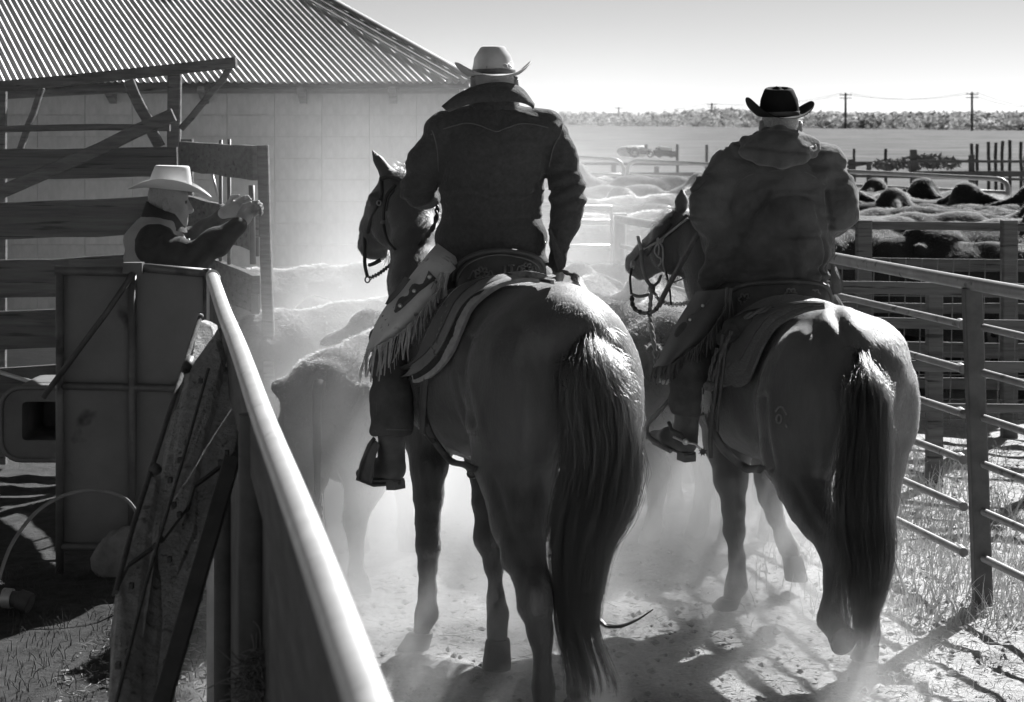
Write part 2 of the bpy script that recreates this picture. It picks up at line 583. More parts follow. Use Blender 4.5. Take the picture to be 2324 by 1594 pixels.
def make_ground():
    xs = np.concatenate([-np.geomspace(1500, 6.5, 26), np.arange(-6, -2.3, 0.1), np.arange(-2.2, 3.7, 0.035), np.arange(3.8, 6.01, 0.1), np.geomspace(6.5, 1500, 26)])
    ys = np.concatenate([np.linspace(-20, 5, 10), np.arange(5.3, 6.1, .1), np.arange(6.15, 11, 0.035), np.arange(11.05, 14.2, 0.07), np.geomspace(14.4, 3000, 74)])
    X, Y = np.meshgrid(xs, ys, indexing='ij')
    Z = ground_z(X, Y)
    near = np.clip((16 - Y) / 3, 0, 1) * np.clip((8 - np.abs(X)) / 2, 0, 1)
    pts = np.stack([X.ravel(), Y.ravel(), np.zeros(X.size)], 1)
    b = 0.016 * vnoise(pts, 2.2, 1) + 0.010 * vnoise(pts, 5.5, 2) + 0.007 * vnoise(pts, 11.0, 3)
    b = b.reshape(X.shape)
    rp = np.random.default_rng(12)
    for _ in range(240):                                  # hoof prints
        hx, hy, hr = rp.uniform(-1.5, 3.4), rp.uniform(6.3, 10.8), rp.uniform(.045, .075)
        ii = np.nonzero(np.abs(xs - hx) < .3)[0]; jj = np.nonzero(np.abs(ys - hy) < .3)[0]
        if not len(ii) or not len(jj): continue
        sl = np.ix_(ii, jj)
        r2 = ((X[sl] - hx) ** 2 + ((Y[sl] - hy) / 1.15) ** 2) / hr ** 2
        b[sl] += -.022 * np.exp(-r2 ** 2) + .012 * np.exp(-((np.sqrt(r2) - 1.35) / .35) ** 2)
    Z = Z + near * (b - 0.012)
    V = np.stack([X.ravel(), Y.ravel(), Z.ravel()], 1)
    n, m = X.shape
    i = np.arange(n - 1)[:, None] * m + np.arange(m - 1)[None, :]
    Q = np.stack([i, i + m, i + m + 1, i + 1], -1).reshape(-1, 4)
    m_, nt, bs = new_mat('dry_ground')
    N, L = nt.nodes, nt.links
    geo = N.new('ShaderNodeNewGeometry')
    def nz(s, d=8):
        k = N.new('ShaderNodeTexNoise'); k.inputs['Scale'].default_value = s; k.inputs['Detail'].default_value = d
        k.inputs['Roughness'].default_value = 0.72
        L.new(geo.outputs['Position'], k.inputs['Vector']); return k
    def ramp(src, p0, p1, c0, c1):
        r = N.new('ShaderNodeValToRGB'); r.color_ramp.elements[0].position = p0; r.color_ramp.elements[1].position = p1
        r.color_ramp.elements[0].color = grey(c0); r.color_ramp.elements[1].color = grey(c1); L.new(src, r.inputs[0]); return r
    dirt = ramp(nz(9).outputs[0], 0.3, 0.72, 0.40, 0.64)
    fine = ramp(nz(60).outputs[0], 0.35, 0.65, 0.6, 1.15)
    mul = N.new('ShaderNodeMix'); mul.data_type = 'RGBA'; mul.blend_type = 'MULTIPLY'; mul.inputs['Factor'].default_value = 0.85
    L.new(dirt.outputs[0], mul.inputs[6]); L.new(fine.outputs[0], mul.inputs[7])
    fieldc = ramp(nz(0.06).outputs[0], 0.35, 0.65, 0.085, 0.135)
    fieldf = ramp(nz(0.22, 7).outputs[0], 0.34, 0.66, 0.5, 1.4)
    mulf = N.new('ShaderNodeMix'); mulf.data_type = 'RGBA'; mulf.blend_type = 'MULTIPLY'; mulf.inputs['Factor'].default_value = 0.8
    L.new(fieldc.outputs[0], mulf.inputs[6]); L.new(fieldf.outputs[0], mulf.inputs[7])
    sep = N.new('ShaderNodeSeparateXYZ'); L.new(geo.outputs['Position'], sep.inputs[0])
    mr = N.new('ShaderNodeMapRange'); mr.inputs['From Min'].default_value = 38; mr.inputs['From Max'].default_value = 52
    L.new(sep.outputs['Y'], mr.inputs['Value'])
    mix = N.new('ShaderNodeMix'); mix.data_type = 'RGBA'
    L.new(mr.outputs[0], mix.inputs['Factor']); L.new(mul.outputs[2], mix.inputs[6]); L.new(mulf.outputs[2], mix.inputs[7])
    # shade painted into the soil colour on the barn side of the pipe fence
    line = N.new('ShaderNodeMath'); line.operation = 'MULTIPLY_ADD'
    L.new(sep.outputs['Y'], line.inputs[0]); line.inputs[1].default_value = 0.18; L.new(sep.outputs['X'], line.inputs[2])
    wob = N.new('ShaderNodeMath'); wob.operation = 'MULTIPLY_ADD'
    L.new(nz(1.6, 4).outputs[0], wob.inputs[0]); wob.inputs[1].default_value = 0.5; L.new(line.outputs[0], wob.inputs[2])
    shade_mask = N.new('ShaderNodeMapRange'); shade_mask.interpolation_type = 'SMOOTHSTEP'
    shade_mask.inputs['From Min'].default_value = 0.62; shade_mask.inputs['From Max'].default_value = 0.30
    L.new(wob.outputs[0], shade_mask.inputs['Value'])
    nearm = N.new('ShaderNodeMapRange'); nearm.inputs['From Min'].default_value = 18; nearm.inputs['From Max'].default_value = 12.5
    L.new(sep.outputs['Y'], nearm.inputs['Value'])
    mm = N.new('ShaderNodeMath'); mm.operation = 'MULTIPLY'; L.new(shade_mask.outputs[0], mm.inputs[0]); L.new(nearm.outputs[0], mm.inputs[1])
    shade_tone = ramp(nz(14).outputs[0], 0.3, 0.7, 0.045, 0.10)
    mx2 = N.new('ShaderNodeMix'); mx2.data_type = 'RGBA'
    L.new(mm.outputs[0], mx2.inputs['Factor']); L.new(mix.outputs[2], mx2.inputs[6]); L.new(shade_tone.outputs[0], mx2.inputs[7])
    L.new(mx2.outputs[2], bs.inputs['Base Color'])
    bs.inputs['Roughness'].default_value = 1.0
    bs.inputs['Specular IOR Level'].default_value = 0.1
    bp = N.new('ShaderNodeBump'); bp.inputs['Strength'].default_value = 0.9; bp.inputs['Distance'].default_value = 0.02
    L.new(nz(34).outputs[0], bp.inputs['Height']); L.new(bp.outputs[0], bs.inputs['Normal'])
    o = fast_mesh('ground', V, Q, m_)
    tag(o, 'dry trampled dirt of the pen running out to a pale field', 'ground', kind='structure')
    return o
make_ground()

# ---- brush on the far rise: one mass
def make_brush():
    rng = np.random.default_rng(3)
    V, Fc = [], []
    n = 2600
    for i in range(n):
        Y = 503 + 250 * rng.random() ** 1.6
        X = (rng.uniform(1180, 2500) - CX) / FPX * Y
        h = rng.uniform(1.0, 3.0) * (1.25 if X > 60 else 0.95)
        w = h * rng.uniform(0.5, 0.9)
        z = float(ground_z(X, Y)) - 0.2
        for k in range(20):                                   # leaf clumps: small tilted triangles round a stem
            c = np.array([X + rng.normal(0, w * .4), Y + rng.normal(0, w * .4), z + h * rng.uniform(.15, 1)])
            s = h * rng.uniform(.07, .17)
            b = len(V)
            q = rng.normal(0, s, (4, 3)); q[:, 2] = np.abs(q[:, 2]) - s * .4
            V += [c + q[0], c + q[1], c + q[2], c + q[3]]
            Fc += [(b, b+1, b+2), (b, b+2, b+3), (b+1, b+3, b+2)]
    m, nt, b_ = new_mat('dry_brush')
    nzb = nt.nodes.new('ShaderNodeTexNoise'); nzb.inputs['Scale'].default_value = 0.15
    tcb = nt.nodes.new('ShaderNodeTexCoord'); nt.links.new(tcb.outputs['Object'], nzb.inputs['Vector'])
    rb_ = nt.nodes.new('ShaderNodeValToRGB'); rb_.color_ramp.elements[0].color = grey(.22); rb_.color_ramp.elements[1].color = grey(.55)
    rb_.color_ramp.elements[0].position = .35; rb_.color_ramp.elements[1].position = .65
    nt.links.new(nzb.outputs[0], rb_.inputs[0]); nt.links.new(rb_.outputs[0], b_.inputs['Base Color']); b_.inputs['Roughness'].default_value = 1
    trl = nt.nodes.new('ShaderNodeBsdfTranslucent'); nt.links.new(rb_.outputs[0], trl.inputs[0])
    mxs = nt.nodes.new('ShaderNodeMixShader'); mxs.inputs[0].default_value = .5
    nt.links.new(b_.outputs[0], mxs.inputs[1]); nt.links.new(trl.outputs[0], mxs.inputs[2])
    nt.links.new(mxs.outputs[0], [q for q in nt.nodes if q.type == 'OUTPUT_MATERIAL'][0].inputs[0])
    o = link_mesh('brush', np.array(V), Fc, m)
    tag(o, 'band of dry brush along the rise at the horizon', 'brush', kind='stuff')
make_brush()

M_POLE = mat('weathered_pole', 0.05, 0.09, rough=0.95)
POLES = [(1404, 243, 292, 830, 'smallest and most distant utility pole on the horizon, first from the barn'),
         (1615.5, 234, 292, 640, 'utility pole on the horizon between the two riders, second from the barn'),
         (1919, 211, 294, 500, 'tall utility pole beside the black hat of the rider in the hooded coat'),
         (2206, 209, 296, 470, 'tall utility pole standing above the board fence, last one along the horizon')]
tops = []
for x, y0, y1, d, lab in POLES:
    top, bot = P(x, y0, d), P(x, y1, d)
    gz = float(ground_z(bot[0], d))
    bot[2] = gz - 0.5
    t = thing('utility_pole', (bot[0], d, gz), lab, 'pole', 'utility poles along the horizon')
    MB().tube([bot, top], [0.34, 0.26], 8).build('pole', M_POLE, t, True, 40)
    for k, dz in enumerate((0.55, 1.35) if x > 1600 else (0.6,)):
        c = top - np.array([0, 0, dz])
        MB().beam(c + np.array([-1.5, -.25, 0]), c + np.array([1.5, -.25, 0]), 0.14, 0.18, bevel=0.02).build('crossarm', M_POLE, t)
    for sx in (-1.3, 1.3, 0.0):
        MB().tube([top + np.array([sx, -.25, -0.5]), top + np.array([sx, -.25, -0.1])], [0.07, 0.05], 6).build('insulator', M_POLE, t)
    tops.append(top)
M_WIRE = mat('wire_line', 0.12, rough=0.6)
endL, endR = tops[0] + np.array([-40, 250, 1.0]), P(2420, 240, 455)
chain = [endL] + tops + [endR]
for sx, wl in ((-1.3, 'thin power line strung along the poles on their barn side arms'), (1.3, 'thin power line strung along the poles on their far side arms')):
    pts = []
    for a, b in zip(chain[:-1], chain[1:]):
        for k in range(12):
            t = k / 12
            p = a * (1 - t) + b * t + np.array([sx, -.25, -0.1])
            p[2] -= 4 * t * (1 - t) * 1.6
            pts.append(p)
    w = MB().tube(pts, 0.03, 4).build('power_line', M_WIRE)
    tag(w, wl, 'power line', 'power lines')

# ---- barn with block wall and corrugated hip roof
M_BLOCK = mat('pale_block', 0.36, 0.48, rough=0.95, scale=14, stretch=(1, 1, 0.45), bump=0.35, bump_scale=60, spec=0.1, spots=[(0.2, 5, 0.66)])
M_MORTAR = mat('mortar', 0.30, 0.38, rough=1, scale=8)
M_TIN = mat('corrugated_tin', 0.42, 0.56, rough=0.42, scale=2.5, stretch=(1, 0.2, 1), metallic=0.55, spec=0.5, spots=[(0.22, 2.2, 0.63), (0.3, 9, 0.7)], bump=0.1, bump_scale=20)
M_TIN2 = mat('roof_cap_tin', 0.22, 0.34, rough=0.5, scale=3, metallic=0.5)
M_OLDWOOD = mat('old_timber', 0.09, 0.19, rough=0.92, scale=5, stretch=(1, 1, 9), bump=0.5, bump_scale=18, spec=0.12, spots=[(0.035, 7, 0.64)])
M_PLANK = mat('old_plank', 0.07, 0.16, rough=0.95, scale=4, stretch=(0.35, 4, 9), bump=0.6, bump_scale=16, spec=0.12, spots=[(0.03, 5, 0.62)])
DW = 19.25
XR = (1053 - CX) / FPX * DW
XL = -6.9
barn = thing('barn', (-3.2, 22, 0), 'pale block barn with a corrugated metal hip roof behind the timber fence', 'barn')
core = MB()
core.box(((XL + XR) / 2, (DW + 26.5) / 2 + 0.05, 1.22), (XR - XL - 0.1, 7.2, 2.44))
core.build('wall', M_MORTAR, barn)
bw_, bh_ = 0.46, 0.21
nrow = 11
rngb = np.random.default_rng(5)
blk = MB(); blk.box((0, 0, 0), (bw_ - 0.005, 0.1, bh_ - 0.004)); 
x = XR
blockmesh = None
while x > XL + 0.1:
    for r in range(nrow):
        z = 0.06 + bh_ / 2 + r * bh_
        if z + bh_ / 2 > 2.45: continue
        if blockmesh is None:
            V = np.array(blk.V)
            o = link_mesh('block', V, blk.F, M_BLOCK)
            blockmesh = o.data
            o.parent = barn
        else:
            o = bpy.data.objects.new('block', blockmesh)
            COL.objects.link(o); o.parent = barn
        o.location = tuple(np.array([x - bw_ / 2, DW + 0.05 - rngb.random() * 0.004, z]) - LOC[barn] + (np.array([0, 0, -(bh_ - 0.004) / 2])))
    x -= bw_
E0 = np.array([(1074 - CX) / FPX * 18.9, 18.9, CAMH + (HZ - 187) / FPX * 18.9])
RIB = np.array([-0.438, 1.0, 0.40]); RN = nrm(np.array([0, -0.4, 1.0]))
PITCH = 15.9 / FPX * 18.9
def rib_len(s):
    return np.clip((E0[0] - s) / 0.252, 0, 6.2)
ns = 10
s0 = E0[0]
sheet_i = 0
while s0 > -7.2:
    w = PITCH * 10
    m = MB()
    cols = np.arange(0, 81)
    top, bot = [], []
    dz = 0.004 * (sheet_i % 2)
    jit = rngb.uniform(-0.03, 0.02)
    for c in cols:
        s = s0 - c * PITCH / 8
        off = RN * (0.0125 * math.cos(2 * math.pi * c / 8) + dz)
        st = np.array([s, E0[1], E0[2]]) + RIB * jit * 0.4
        L = rib_len(s)
        bot.append(st + off); top.append(np.array([s, E0[1], E0[2]]) + RIB * max(L, 0.02) + off)
    rows = [[b * (1 - t) + a * t for a, b in zip(top, bot)] for t in (0, 0.33, 0.66, 1)]
    m.sheet(rows, 0.002)
    m.build('roof_sheet', M_TIN, barn, True, 60)
    s0 -= w
    sheet_i += 1
h0 = E0 + np.array([0.02, -0.02, 0.02]); h1 = E0 + np.array([-0.69, 1, 0.4]) * 6.2 + np.array([0, 0, 0.02])
MB().tube([h0, h1], 0.05, 10, flat=0.5).build('hip_cap', M_TIN2, barn, True, 50)
side = MB()                                             # the roof plane on the far side of the hip
hr = E0 + np.array([-0.69, 1, 0.4]) * 6.2
back = np.array([E0[0] + 0.05, 27.5, E0[2]])
side.add([E0 + np.array([0, 0, -.02]), hr + np.array([0, 0, -.02]), np.array([hr[0], 27, hr[2]]), back], [(0, 3, 2, 1)])
side.add([E0 + np.array([0, .05, -.06]), hr + np.array([0, .05, -.06]), np.array([-7.5, hr[1], hr[2]-.05]), np.array([-7.5, 18.95, E0[2]-.05])], [(0, 1, 2, 3)])
side.build('roof_deck', M_OLDWOOD, barn)
for k, off in enumerate((0.07, 0.125)):                 # flashing lines beside the hip
    a = E0 + RN * 0.03 + np.array([-off * 2.0, 0, 0]); b = hr + RN * 0.03 + np.array([-off * 2.0, 0, 0])
    MB().tube([a, b], 0.012, 6).build('flashing', M_TIN2, barn)
MB().beam(np.array([XL, DW - 0.06, 2.455]), np.array([XR + .05, DW - 0.06, 2.455]), 0.05, 0.09, bevel=0.004).build('fascia', M_OLDWOOD, barn)
for x in (675, 238, 882, 450):
    X = (x - CX) / FPX * 19
    tri = [np.array([X, DW - 0.02, 2.43]), np.array([X, DW - 0.32, 2.43]), np.array([X, DW - 0.30, 2.37]), np.array([X, DW - 0.02, 2.27])]
    MB().prism(tri, (0.07, 0, 0)).build('rafter_tail', M_OLDWOOD, barn)
# ------------------------------------------------------------------ timber fence and overhead frame on the barn side
D1 = 12.0
fence = thing('timber_fence', P(190, 1060, D1) * np.array([1, 1, 0]), 'weathered plank fence with an overhead timber frame in front of the barn', 'fence')
def timber(name, x0, y0, x1, y1, hpx, d0, d1, th, parent, m=None, seed=0, up=(0, 0, 1), n=5, warp=0.004):
    if x0 <= -60: x0, y0 = -420, y0 + (y1 - y0) / (x1 - x0) * (-420 - x0)
    a, b = P(x0, y0, d0), P(x1, y1, d1)
    return MB().beam(a, b, th, mpx(hpx, (d0 + d1) / 2), up=up, bevel=0.006, warp=warp, n=n, seed=seed).build(name, m or M_OLDWOOD, parent)
timber('overhead_beam', -120, 211, 537, 144, 24, 11.8, 11.8, 0.09, fence, seed=1)
timber('overhead_beam', -120, 226, 400, 192, 18, 12.3, 12.3, 0.09, fence, seed=2)
def vpost(name, x, y0, d, wpx, parent, m=None, zb=0.0, lean=0, seed=0):
    a = P(x, y0, d); b = np.array([a[0] + lean, d, zb])
    return MB().beam(b, a, mpx(wpx, d), mpx(wpx, d) * 0.95, up=(0, 1, 0), bevel=0.008, warp=0.003, n=6, seed=seed).build(name, m or M_OLDWOOD, parent)
vpost('post', 396, 168, 12.1, 29, fence, seed=3)
vpost('post', -380, 235, 12.1, 26, fence, seed=14)
vpost('post', 2, 205, 12.1, 24, fence, seed=4)
timber('brace', 96, 200, 45, 340, 13, 12.0, 12.0, 0.05, fence, up=(1, 0, 0), seed=5)
timber('brace', 290, 184, 362, 334, 24, 12.05, 12.05, 0.05, fence, up=(1, 0, 0), seed=6)
timber('brace', 395, 262, -30, 452, 30, 11.75, 11.75, 0.05, fence, seed=7)
timber('brace', 528, 150, 412, 292, 15, 11.85, 11.95, 0.05, fence, up=(1, 0, 0), seed=8)
timber('rail', -60, 298, 386, 290, 15, 11.9, 11.9, 0.05, fence, seed=9)
for k, (yl0, yl1, yr0, yr1, xr) in enumerate([(340, 408, 333, 399, 402), (460, 545, 447, 527, 402), (592, 678, 573, 661, 402), (706, 792, 694, 778, 402), (833, 905, 822, 893, 402), (935, 1010, 928, 1000, 402)]):
    timber('plank', -80, (yl0 + yl1) / 2 + 2, xr, (yr0 + yr1) / 2, (yl1 - yl0), 12.0, 12.0, 0.045, fence, M_PLANK, seed=20 + k, n=9, warp=0.006)
M_STEEL = mat('dull_steel', 0.10, 0.17, rough=0.55, scale=6, metallic=0.3, spec=0.4, spots=[(0.06, 4, 0.6)])
M_GALV = mat('galvanised_pipe', 0.42, 0.55, rough=0.42, scale=9, stretch=(1, 1, 1), metallic=0.35, spec=0.5, spots=[(0.28, 25, 0.66), (0.2, 60, 0.72)], bump=0.08, bump_scale=80, bdist=0.002)
M_DARKPIPE = mat('dark_pipe', 0.06, 0.12, rough=0.6, scale=8, metallic=0.3, spec=0.4, bump=0.1)
MB().tube([P(-40, 833, 10.6), P(112, 880, 10.2)], 0.012, 8).build('pipe_rail', M_GALV, fence, True)

# swinging plank gate at the end of that fence
gate = thing('plank_gate', P(600, 1130, 10.6) * np.array([1, 1, 0]), 'swung open plank gate with steel rods beside the pale hat', 'gate')
dl, dr = 11.9, 10.5
for k, (xl, l0, l1, r0, r1) in enumerate([(421, 320, 386, 332, 409), (430, 442, 520, 484, 570), (430, 560, 640, 626, 712), (430, 690, 770, 748, 846), (430, 810, 880, 890, 985)]):
    a0, a1, b0, b1 = P(xl, l0, dl), P(xl, l1, dl), P(590, r0, dr), P(590, r1, dr)
    nrmv = nrm(np.cross(b0 - a0, [0, 0, 1])) * 0.04
    q = MB()
    n = 6
    rg = np.random.default_rng(40 + k)
    rings = []
    for i in range(n + 1):
        t = i / n; j = rg.normal(0, 0.004, 2)
        tp, bt = a0*(1-t) + b0*t + np.array([0, 0, j[0]]), a1*(1-t) + b1*t + np.array([0, 0, j[1]])
        rings.append([bt, tp, tp + nrmv, bt + nrmv])
    q.loft(rings).build('plank', M_PLANK, gate)
gp0, gp1 = P(597.5, 330, 10.4), P(621, 960, 10.4); gp1[2] = 0.0
MB().beam(gp1, gp0, 0.058, 0.07, up=(0, 1, 0), bevel=0.005, n=4, warp=0.002, seed=3).build('gate_post', M_OLDWOOD, gate)
hg = P(425, 316, 11.95); MB().beam(np.array([hg[0], hg[1], 0.1]), hg, 0.07, 0.07, up=(0, 1, 0), bevel=0.005).build('hanging_post', M_OLDWOOD, gate)
for x, y0, d in ((501, 318, 11.15), (520, 316, 11.0)):
    a = P(x, y0, d); MB().tube([np.array([a[0], a[1], .3]), a], 0.011, 8).build('rod', M_STEEL, gate, True)
MB().tube([P(479, 384, 11.35), P(494, 444, 11.2)], 0.008, 6).build('rod', M_GALV, gate, True)
la = P(571, 421, 10.25)
MB().tube([la, P(574, 600, 10.25)], 0.016, 8).build('latch_rod', M_STEEL, gate, True)
for y in (560, 690):
    c = P(580, y, 10.3); MB().box(c, (0.04, 0.05, 0.1)).build('latch_bracket', M_STEEL, gate)

# solid sheet metal panel in front of the man
M_SHEET = mat('sheet_metal_panel', 0.17, 0.24, rough=0.9, scale=2, spec=0.08, spots=[(0.075, 3, 0.6)], bump=0.1, bump_scale=4)
dp = 9.25
pan = thing('sheet_metal_panel', P(300, 1280, dp) * np.array([1, 1, 0]), 'dark sheet metal stock panel with tube frame and diagonal rod', 'panel')
pl = [P(132, 614, dp), P(475, 622, dp), P(475, 1250, dp), P(132, 1250, dp)]
MB().prism(pl, (0, 0.006, 0)).build('sheet', M_SHEET, pan)
def ptube(name, pts, r, m, parent, d, off=-0.03):
    return MB().tube([P(x, y, d + off) for x, y in pts], r, 10).build(name, m, parent, True)
ptube('frame_tube', [(126, 614), (300, 618)], 0.022, M_STEEL, pan, dp)
ptube('frame_tube', [(300, 606), (478, 621)], 0.022, M_STEEL, pan, dp)
for x in (136, 300, 470):
    ptube('frame_tube', [(x, 610), (x, 1300)], 0.020, M_STEEL, pan, dp)
for y in (876, 1240):
    ptube('frame_tube', [(136, y), (470, y + 8)], 0.018, M_STEEL, pan, dp)
ptube('diagonal_rod', [(303, 620), (246, 704), (98, 902)], 0.014, M_DARKPIPE, pan, dp, -0.08)
MB().box(P(303, 608, dp - .05), (0.09, 0.06, 0.05)).build('hinge', M_STEEL, pan)

# rounded feeder tub behind the panel edge
M_TUB = mat('pale_plastic_tub', 0.12, 0.18, rough=0.6, scale=4, spec=0.3, spots=[(0.2, 6, 0.6)])
dt = 9.9
def rrect(x0, y0, x1, y1, r, n=6):
    out = []
    for cx_, cy_, a0 in ((x1-r, y1-r, 0), (x0+r, y1-r, 90), (x0+r, y0+r, 180), (x1-r, y0+r, 270)):
        for k in range(n + 1):
            a = math.radians(a0 + 90 * k / n); out.append((cx_ + r * math.cos(a), cy_ + r * math.sin(a)))
    return out
tub = thing('feeder_tub', P(80, 1205, dt) * np.array([1, 1, 0]), 'pale rounded feeder tub lying open beside the sheet metal panel', 'tub')
outer, inner = rrect(2, 880, 170, 1045, 46), rrect(50, 912, 160, 1000, 10)
ring = MB()
k = len(outer)
V = [P(x, y, dt) for x, y in outer] + [P(x, y, dt) for x, y in inner] + [P(x, y, dt) + np.array([0, .5, 0]) for x, y in outer] + [P(x, y, dt) + np.array([0, .45, 0]) for x, y in inner]
Fc = []
for j in range(k):
    j2 = (j + 1) % k
    Fc += [(j, j2, k+j2, k+j), (j2, j, 2*k+j, 2*k+j2), (k+j, k+j2, 3*k+j2, 3*k+j)]
Fc.append(tuple(2*k + j for j in range(k)))
ring.add(V, Fc); ring.build('shell', M_TUB, tub, True, 45)
MB().tube([P(x, y, dt - .005) for x, y in outer], 0.012, 6, closed=True).build('lip', M_TUB, tub, True)

# ------------------------------------------------------------------ foreground pipe fence (camera stands outside it)
def fx(d):            # the fence line seen from above
    return 0.20 - 0.18 * d
rail = thing('pipe_fence', (fx(4), 4, 0), 'close galvanised pipe fence with plank and pipe posts crossing the foreground', 'fence')
zr = 1.536
pp = [np.array([fx(d), d, zr + 0.004 * math.sin(d * 3)]) for d in np.linspace(6.92, 0.9, 28)]
MB().tube(pp, 0.0225, 24).build('top_pipe', M_GALV, rail, True, 50)
MB().tube([np.array([fx(6.9), 6.9, zr + .012]), np.array([fx(6.9) - .01, 6.99, zr + .004]), np.array([fx(6.9) - .012, 7.0, zr - .5]), np.array([fx(6.9) - .012, 7.0, 0])], 0.024, 12).build('end_post', M_GALV, rail, True, 50)
def fplank(name, d0, d1, z0, z1, th, m, off=0.0, seed=0, n=8):
    r = np.random.default_rng(seed); rings = []
    for i in range(n + 1):
        d = d0 + (d1 - d0) * i / n; j = r.normal(0, 0.002, 2)
        x = fx(d) + off
        rings.append([np.array([x, d, z0 + j[0]]), np.array([x, d, z1]), np.array([x + th, d, z1]), np.array([x + th, d, z0 + j[0]])])
    return MB().loft(rings).build(name, m, rail)
M_FPL = mat('fence_plank_grey', 0.09, 0.16, rough=0.8, scale=3, stretch=(8, 0.6, 8), bump=0.35, bump_scale=14, spec=0.2)
fplank('top_plank', 6.85, 0.95, 1.385, 1.508, 0.03, M_FPL, -0.012, 1)
fplank('side_board', 3.30, 0.95, 0.35, 1.378, 0.03, M_FPL, -0.010, 2)
fplank('side_board', 6.5, 3.45, 0.15, 1.378, 0.03, M_DARKPIPE, 0.012, 3)  # run lengthened to block the sun from the leaning planks
MB().tube([np.array([fx(3.95), 3.95, 0]), np.array([fx(3.95), 3.95, 1.50])], 0.034, 18).build('pipe_post', M_DARKPIPE, rail, True, 50)
MB().tube([np.array([fx(3.95) + .0, 3.90, 0]), np.array([fx(3.95) + .0, 3.90, 0.93])], 0.040, 18).build('post_sleeve', M_STEEL, rail, True, 50)
MB().tube([np.array([fx(5.6), 5.6, 0]), np.array([fx(5.6), 5.6, 1.5])], 0.034, 14).build('pipe_post', M_DARKPIPE, rail, True, 50)
for i in range(9):
    d = 1.5 + i * 0.62
    MB().ball(np.array([fx(d) + .018, d, zr - .014]), 0.006, 6, 4).build('weld', M_STEEL, rail)
# clump of old hay caught against the post
rg = np.random.default_rng(9)
hc = P(600, 1545, 3.86)
S = []
for i in range(420):
    a = hc + rg.normal(0, 1, 3) * np.array([.016, .012, .03])
    dv = nrm(rg.normal(0, 1, 3) * np.array([1, 1, .8])); L = rg.uniform(.02, .07)
    S.append([a, a + dv * L * .5 + rg.normal(0, .004, 3), a + dv * L + rg.normal(0, .008, 3)])
hay = MB()
hay.ball(hc - np.array([0, 0, .01]), (.018, .015, .04), 9, 7)
hayo = thing('hay_clump', hc, 'dark matted clump of hay stuck to the near pipe post', 'hay')
hay.build('core', mat('matted_hay', .04, .1, bump=1, bump_scale=80), hayo, True)
hair_object('straw', np.array(S), np.full((420, 3), .0012), mat('hay_stalks', .12, .22), hayo)

# ---- leaning panel of split planks with steel rods and straps
M_SPLIT = mat('split_grey_plank', 0.46, 0.74, rough=0.95, scale=5, stretch=(7, 7, 0.9), bump=1.0, bump_scale=7, bdist=0.03, spec=0.1, spots=[(0.30, 7, 0.62)])
lean = thing('plank_hurdle', P(330, 1900, 4.2) * np.array([1, 1, 0]), 'leaning panel of split grey planks held by rusted rods and bolted straps', 'panel')
def dl_(y): return 5.3 + (3.9 - 5.3) * (y - 720) / (1640 - 720)
def LP(x, y, off=0.0): return P(x, y, dl_(y) + off)
def rag(xa, ya, xb, yb, n, amp, seed):
    r = np.random.default_rng(seed)
    return [(xa + (xb-xa)*t + r.normal(0, amp), ya + (yb-ya)*t + r.normal(0, amp)) for t in np.linspace(0, 1, n)]
PLK = [  # outline corners of each plank, picture positions on the leaning plane; offset towards the barn
    ([(452, 730), (480, 742), (503, 820), (494, 855), (446, 1060), (410, 1200), (385, 1180), (400, 960), (425, 830)], 0.0),
    ([(500, 835), (515, 850), (533, 905), (541, 965), (520, 1075), (470, 1210), (452, 1260), (446, 1180), (452, 1010), (482, 850)], 0.03),
    ([(425, 850), (446, 980), (444, 1190), (405, 1290), (372, 1400), (350, 1180), (380, 980)], 0.02),
    ([(395, 1010), (403, 1040), (366, 1200), (360, 1420), (342, 1660), (300, 1660), (312, 1400), (338, 1180), (362, 1080)], 0.045),
    ([(340, 1085), (356, 1090), (332, 1200), (308, 1420), (300, 1660), (246, 1660), (250, 1450), (266, 1320), (305, 1200)], 0.0),
    ([(470, 1215), (442, 1290), (395, 1420), (372, 1660), (345, 1660), (372, 1380), (412, 1290), (436, 1235)], 0.02),
]
for k, (poly, off) in enumerate(PLK):
    pts = []
    for i in range(len(poly)):
        a, b = poly[i], poly[(i + 1) % len(poly)]
        nn = max(2, int(math.hypot(a[0]-b[0], a[1]-b[1]) / 22))
        pts += rag(a[0], a[1], b[0], b[1], nn + 1, 1.3, 50 + k * 17 + i)[:-1]
    f3 = [LP(x, y, off) for x, y in pts]
    MB().prism(f3[::-1], (0.01, 0.035, 0.0)).build('plank', M_SPLIT, lean)
def lrod(name, pts, r, m, off=-0.04):
    return MB().tube([LP(x, y, off) for x, y in pts], r, 8).build(name, m, lean, True, 50)
M_RUST = mat('rusted_rod', 0.09, 0.16, rough=0.85, scale=30, spec=0.25, bump=0.4, bump_scale=90)
lrod('rod', [(455, 717), (346, 1057), (300, 1200), (262, 1345)], 0.0068, M_RUST)
lrod('rod', [(473, 838), (410, 1060), (330, 1330), (252, 1640)], 0.0042, M_RUST, -0.05)
MB().tube([LP(455, 717, -.045), LP(454.4, 719, -.045)], 0.0088, 8).build('rod_cap', M_GALV, lean)
for a, b, w in (((530, 1030), (500, 1070), 16), ((500, 1060), (440, 1105), 18), ((440, 1105), (425, 1160), 15), ((432, 1145), (372, 1225), 14), ((352, 1240), (290, 1285), 17), ((290, 1285), (258, 1350), 15)):
    p0, p1 = LP(*a, -.03), LP(*b, -.03)
    MB().beam(p0, p1, 0.006, mpx(w, dl_(a[1])) * .8, up=(0.6, 0, 0.8)).build('strap', M_STEEL, lean)
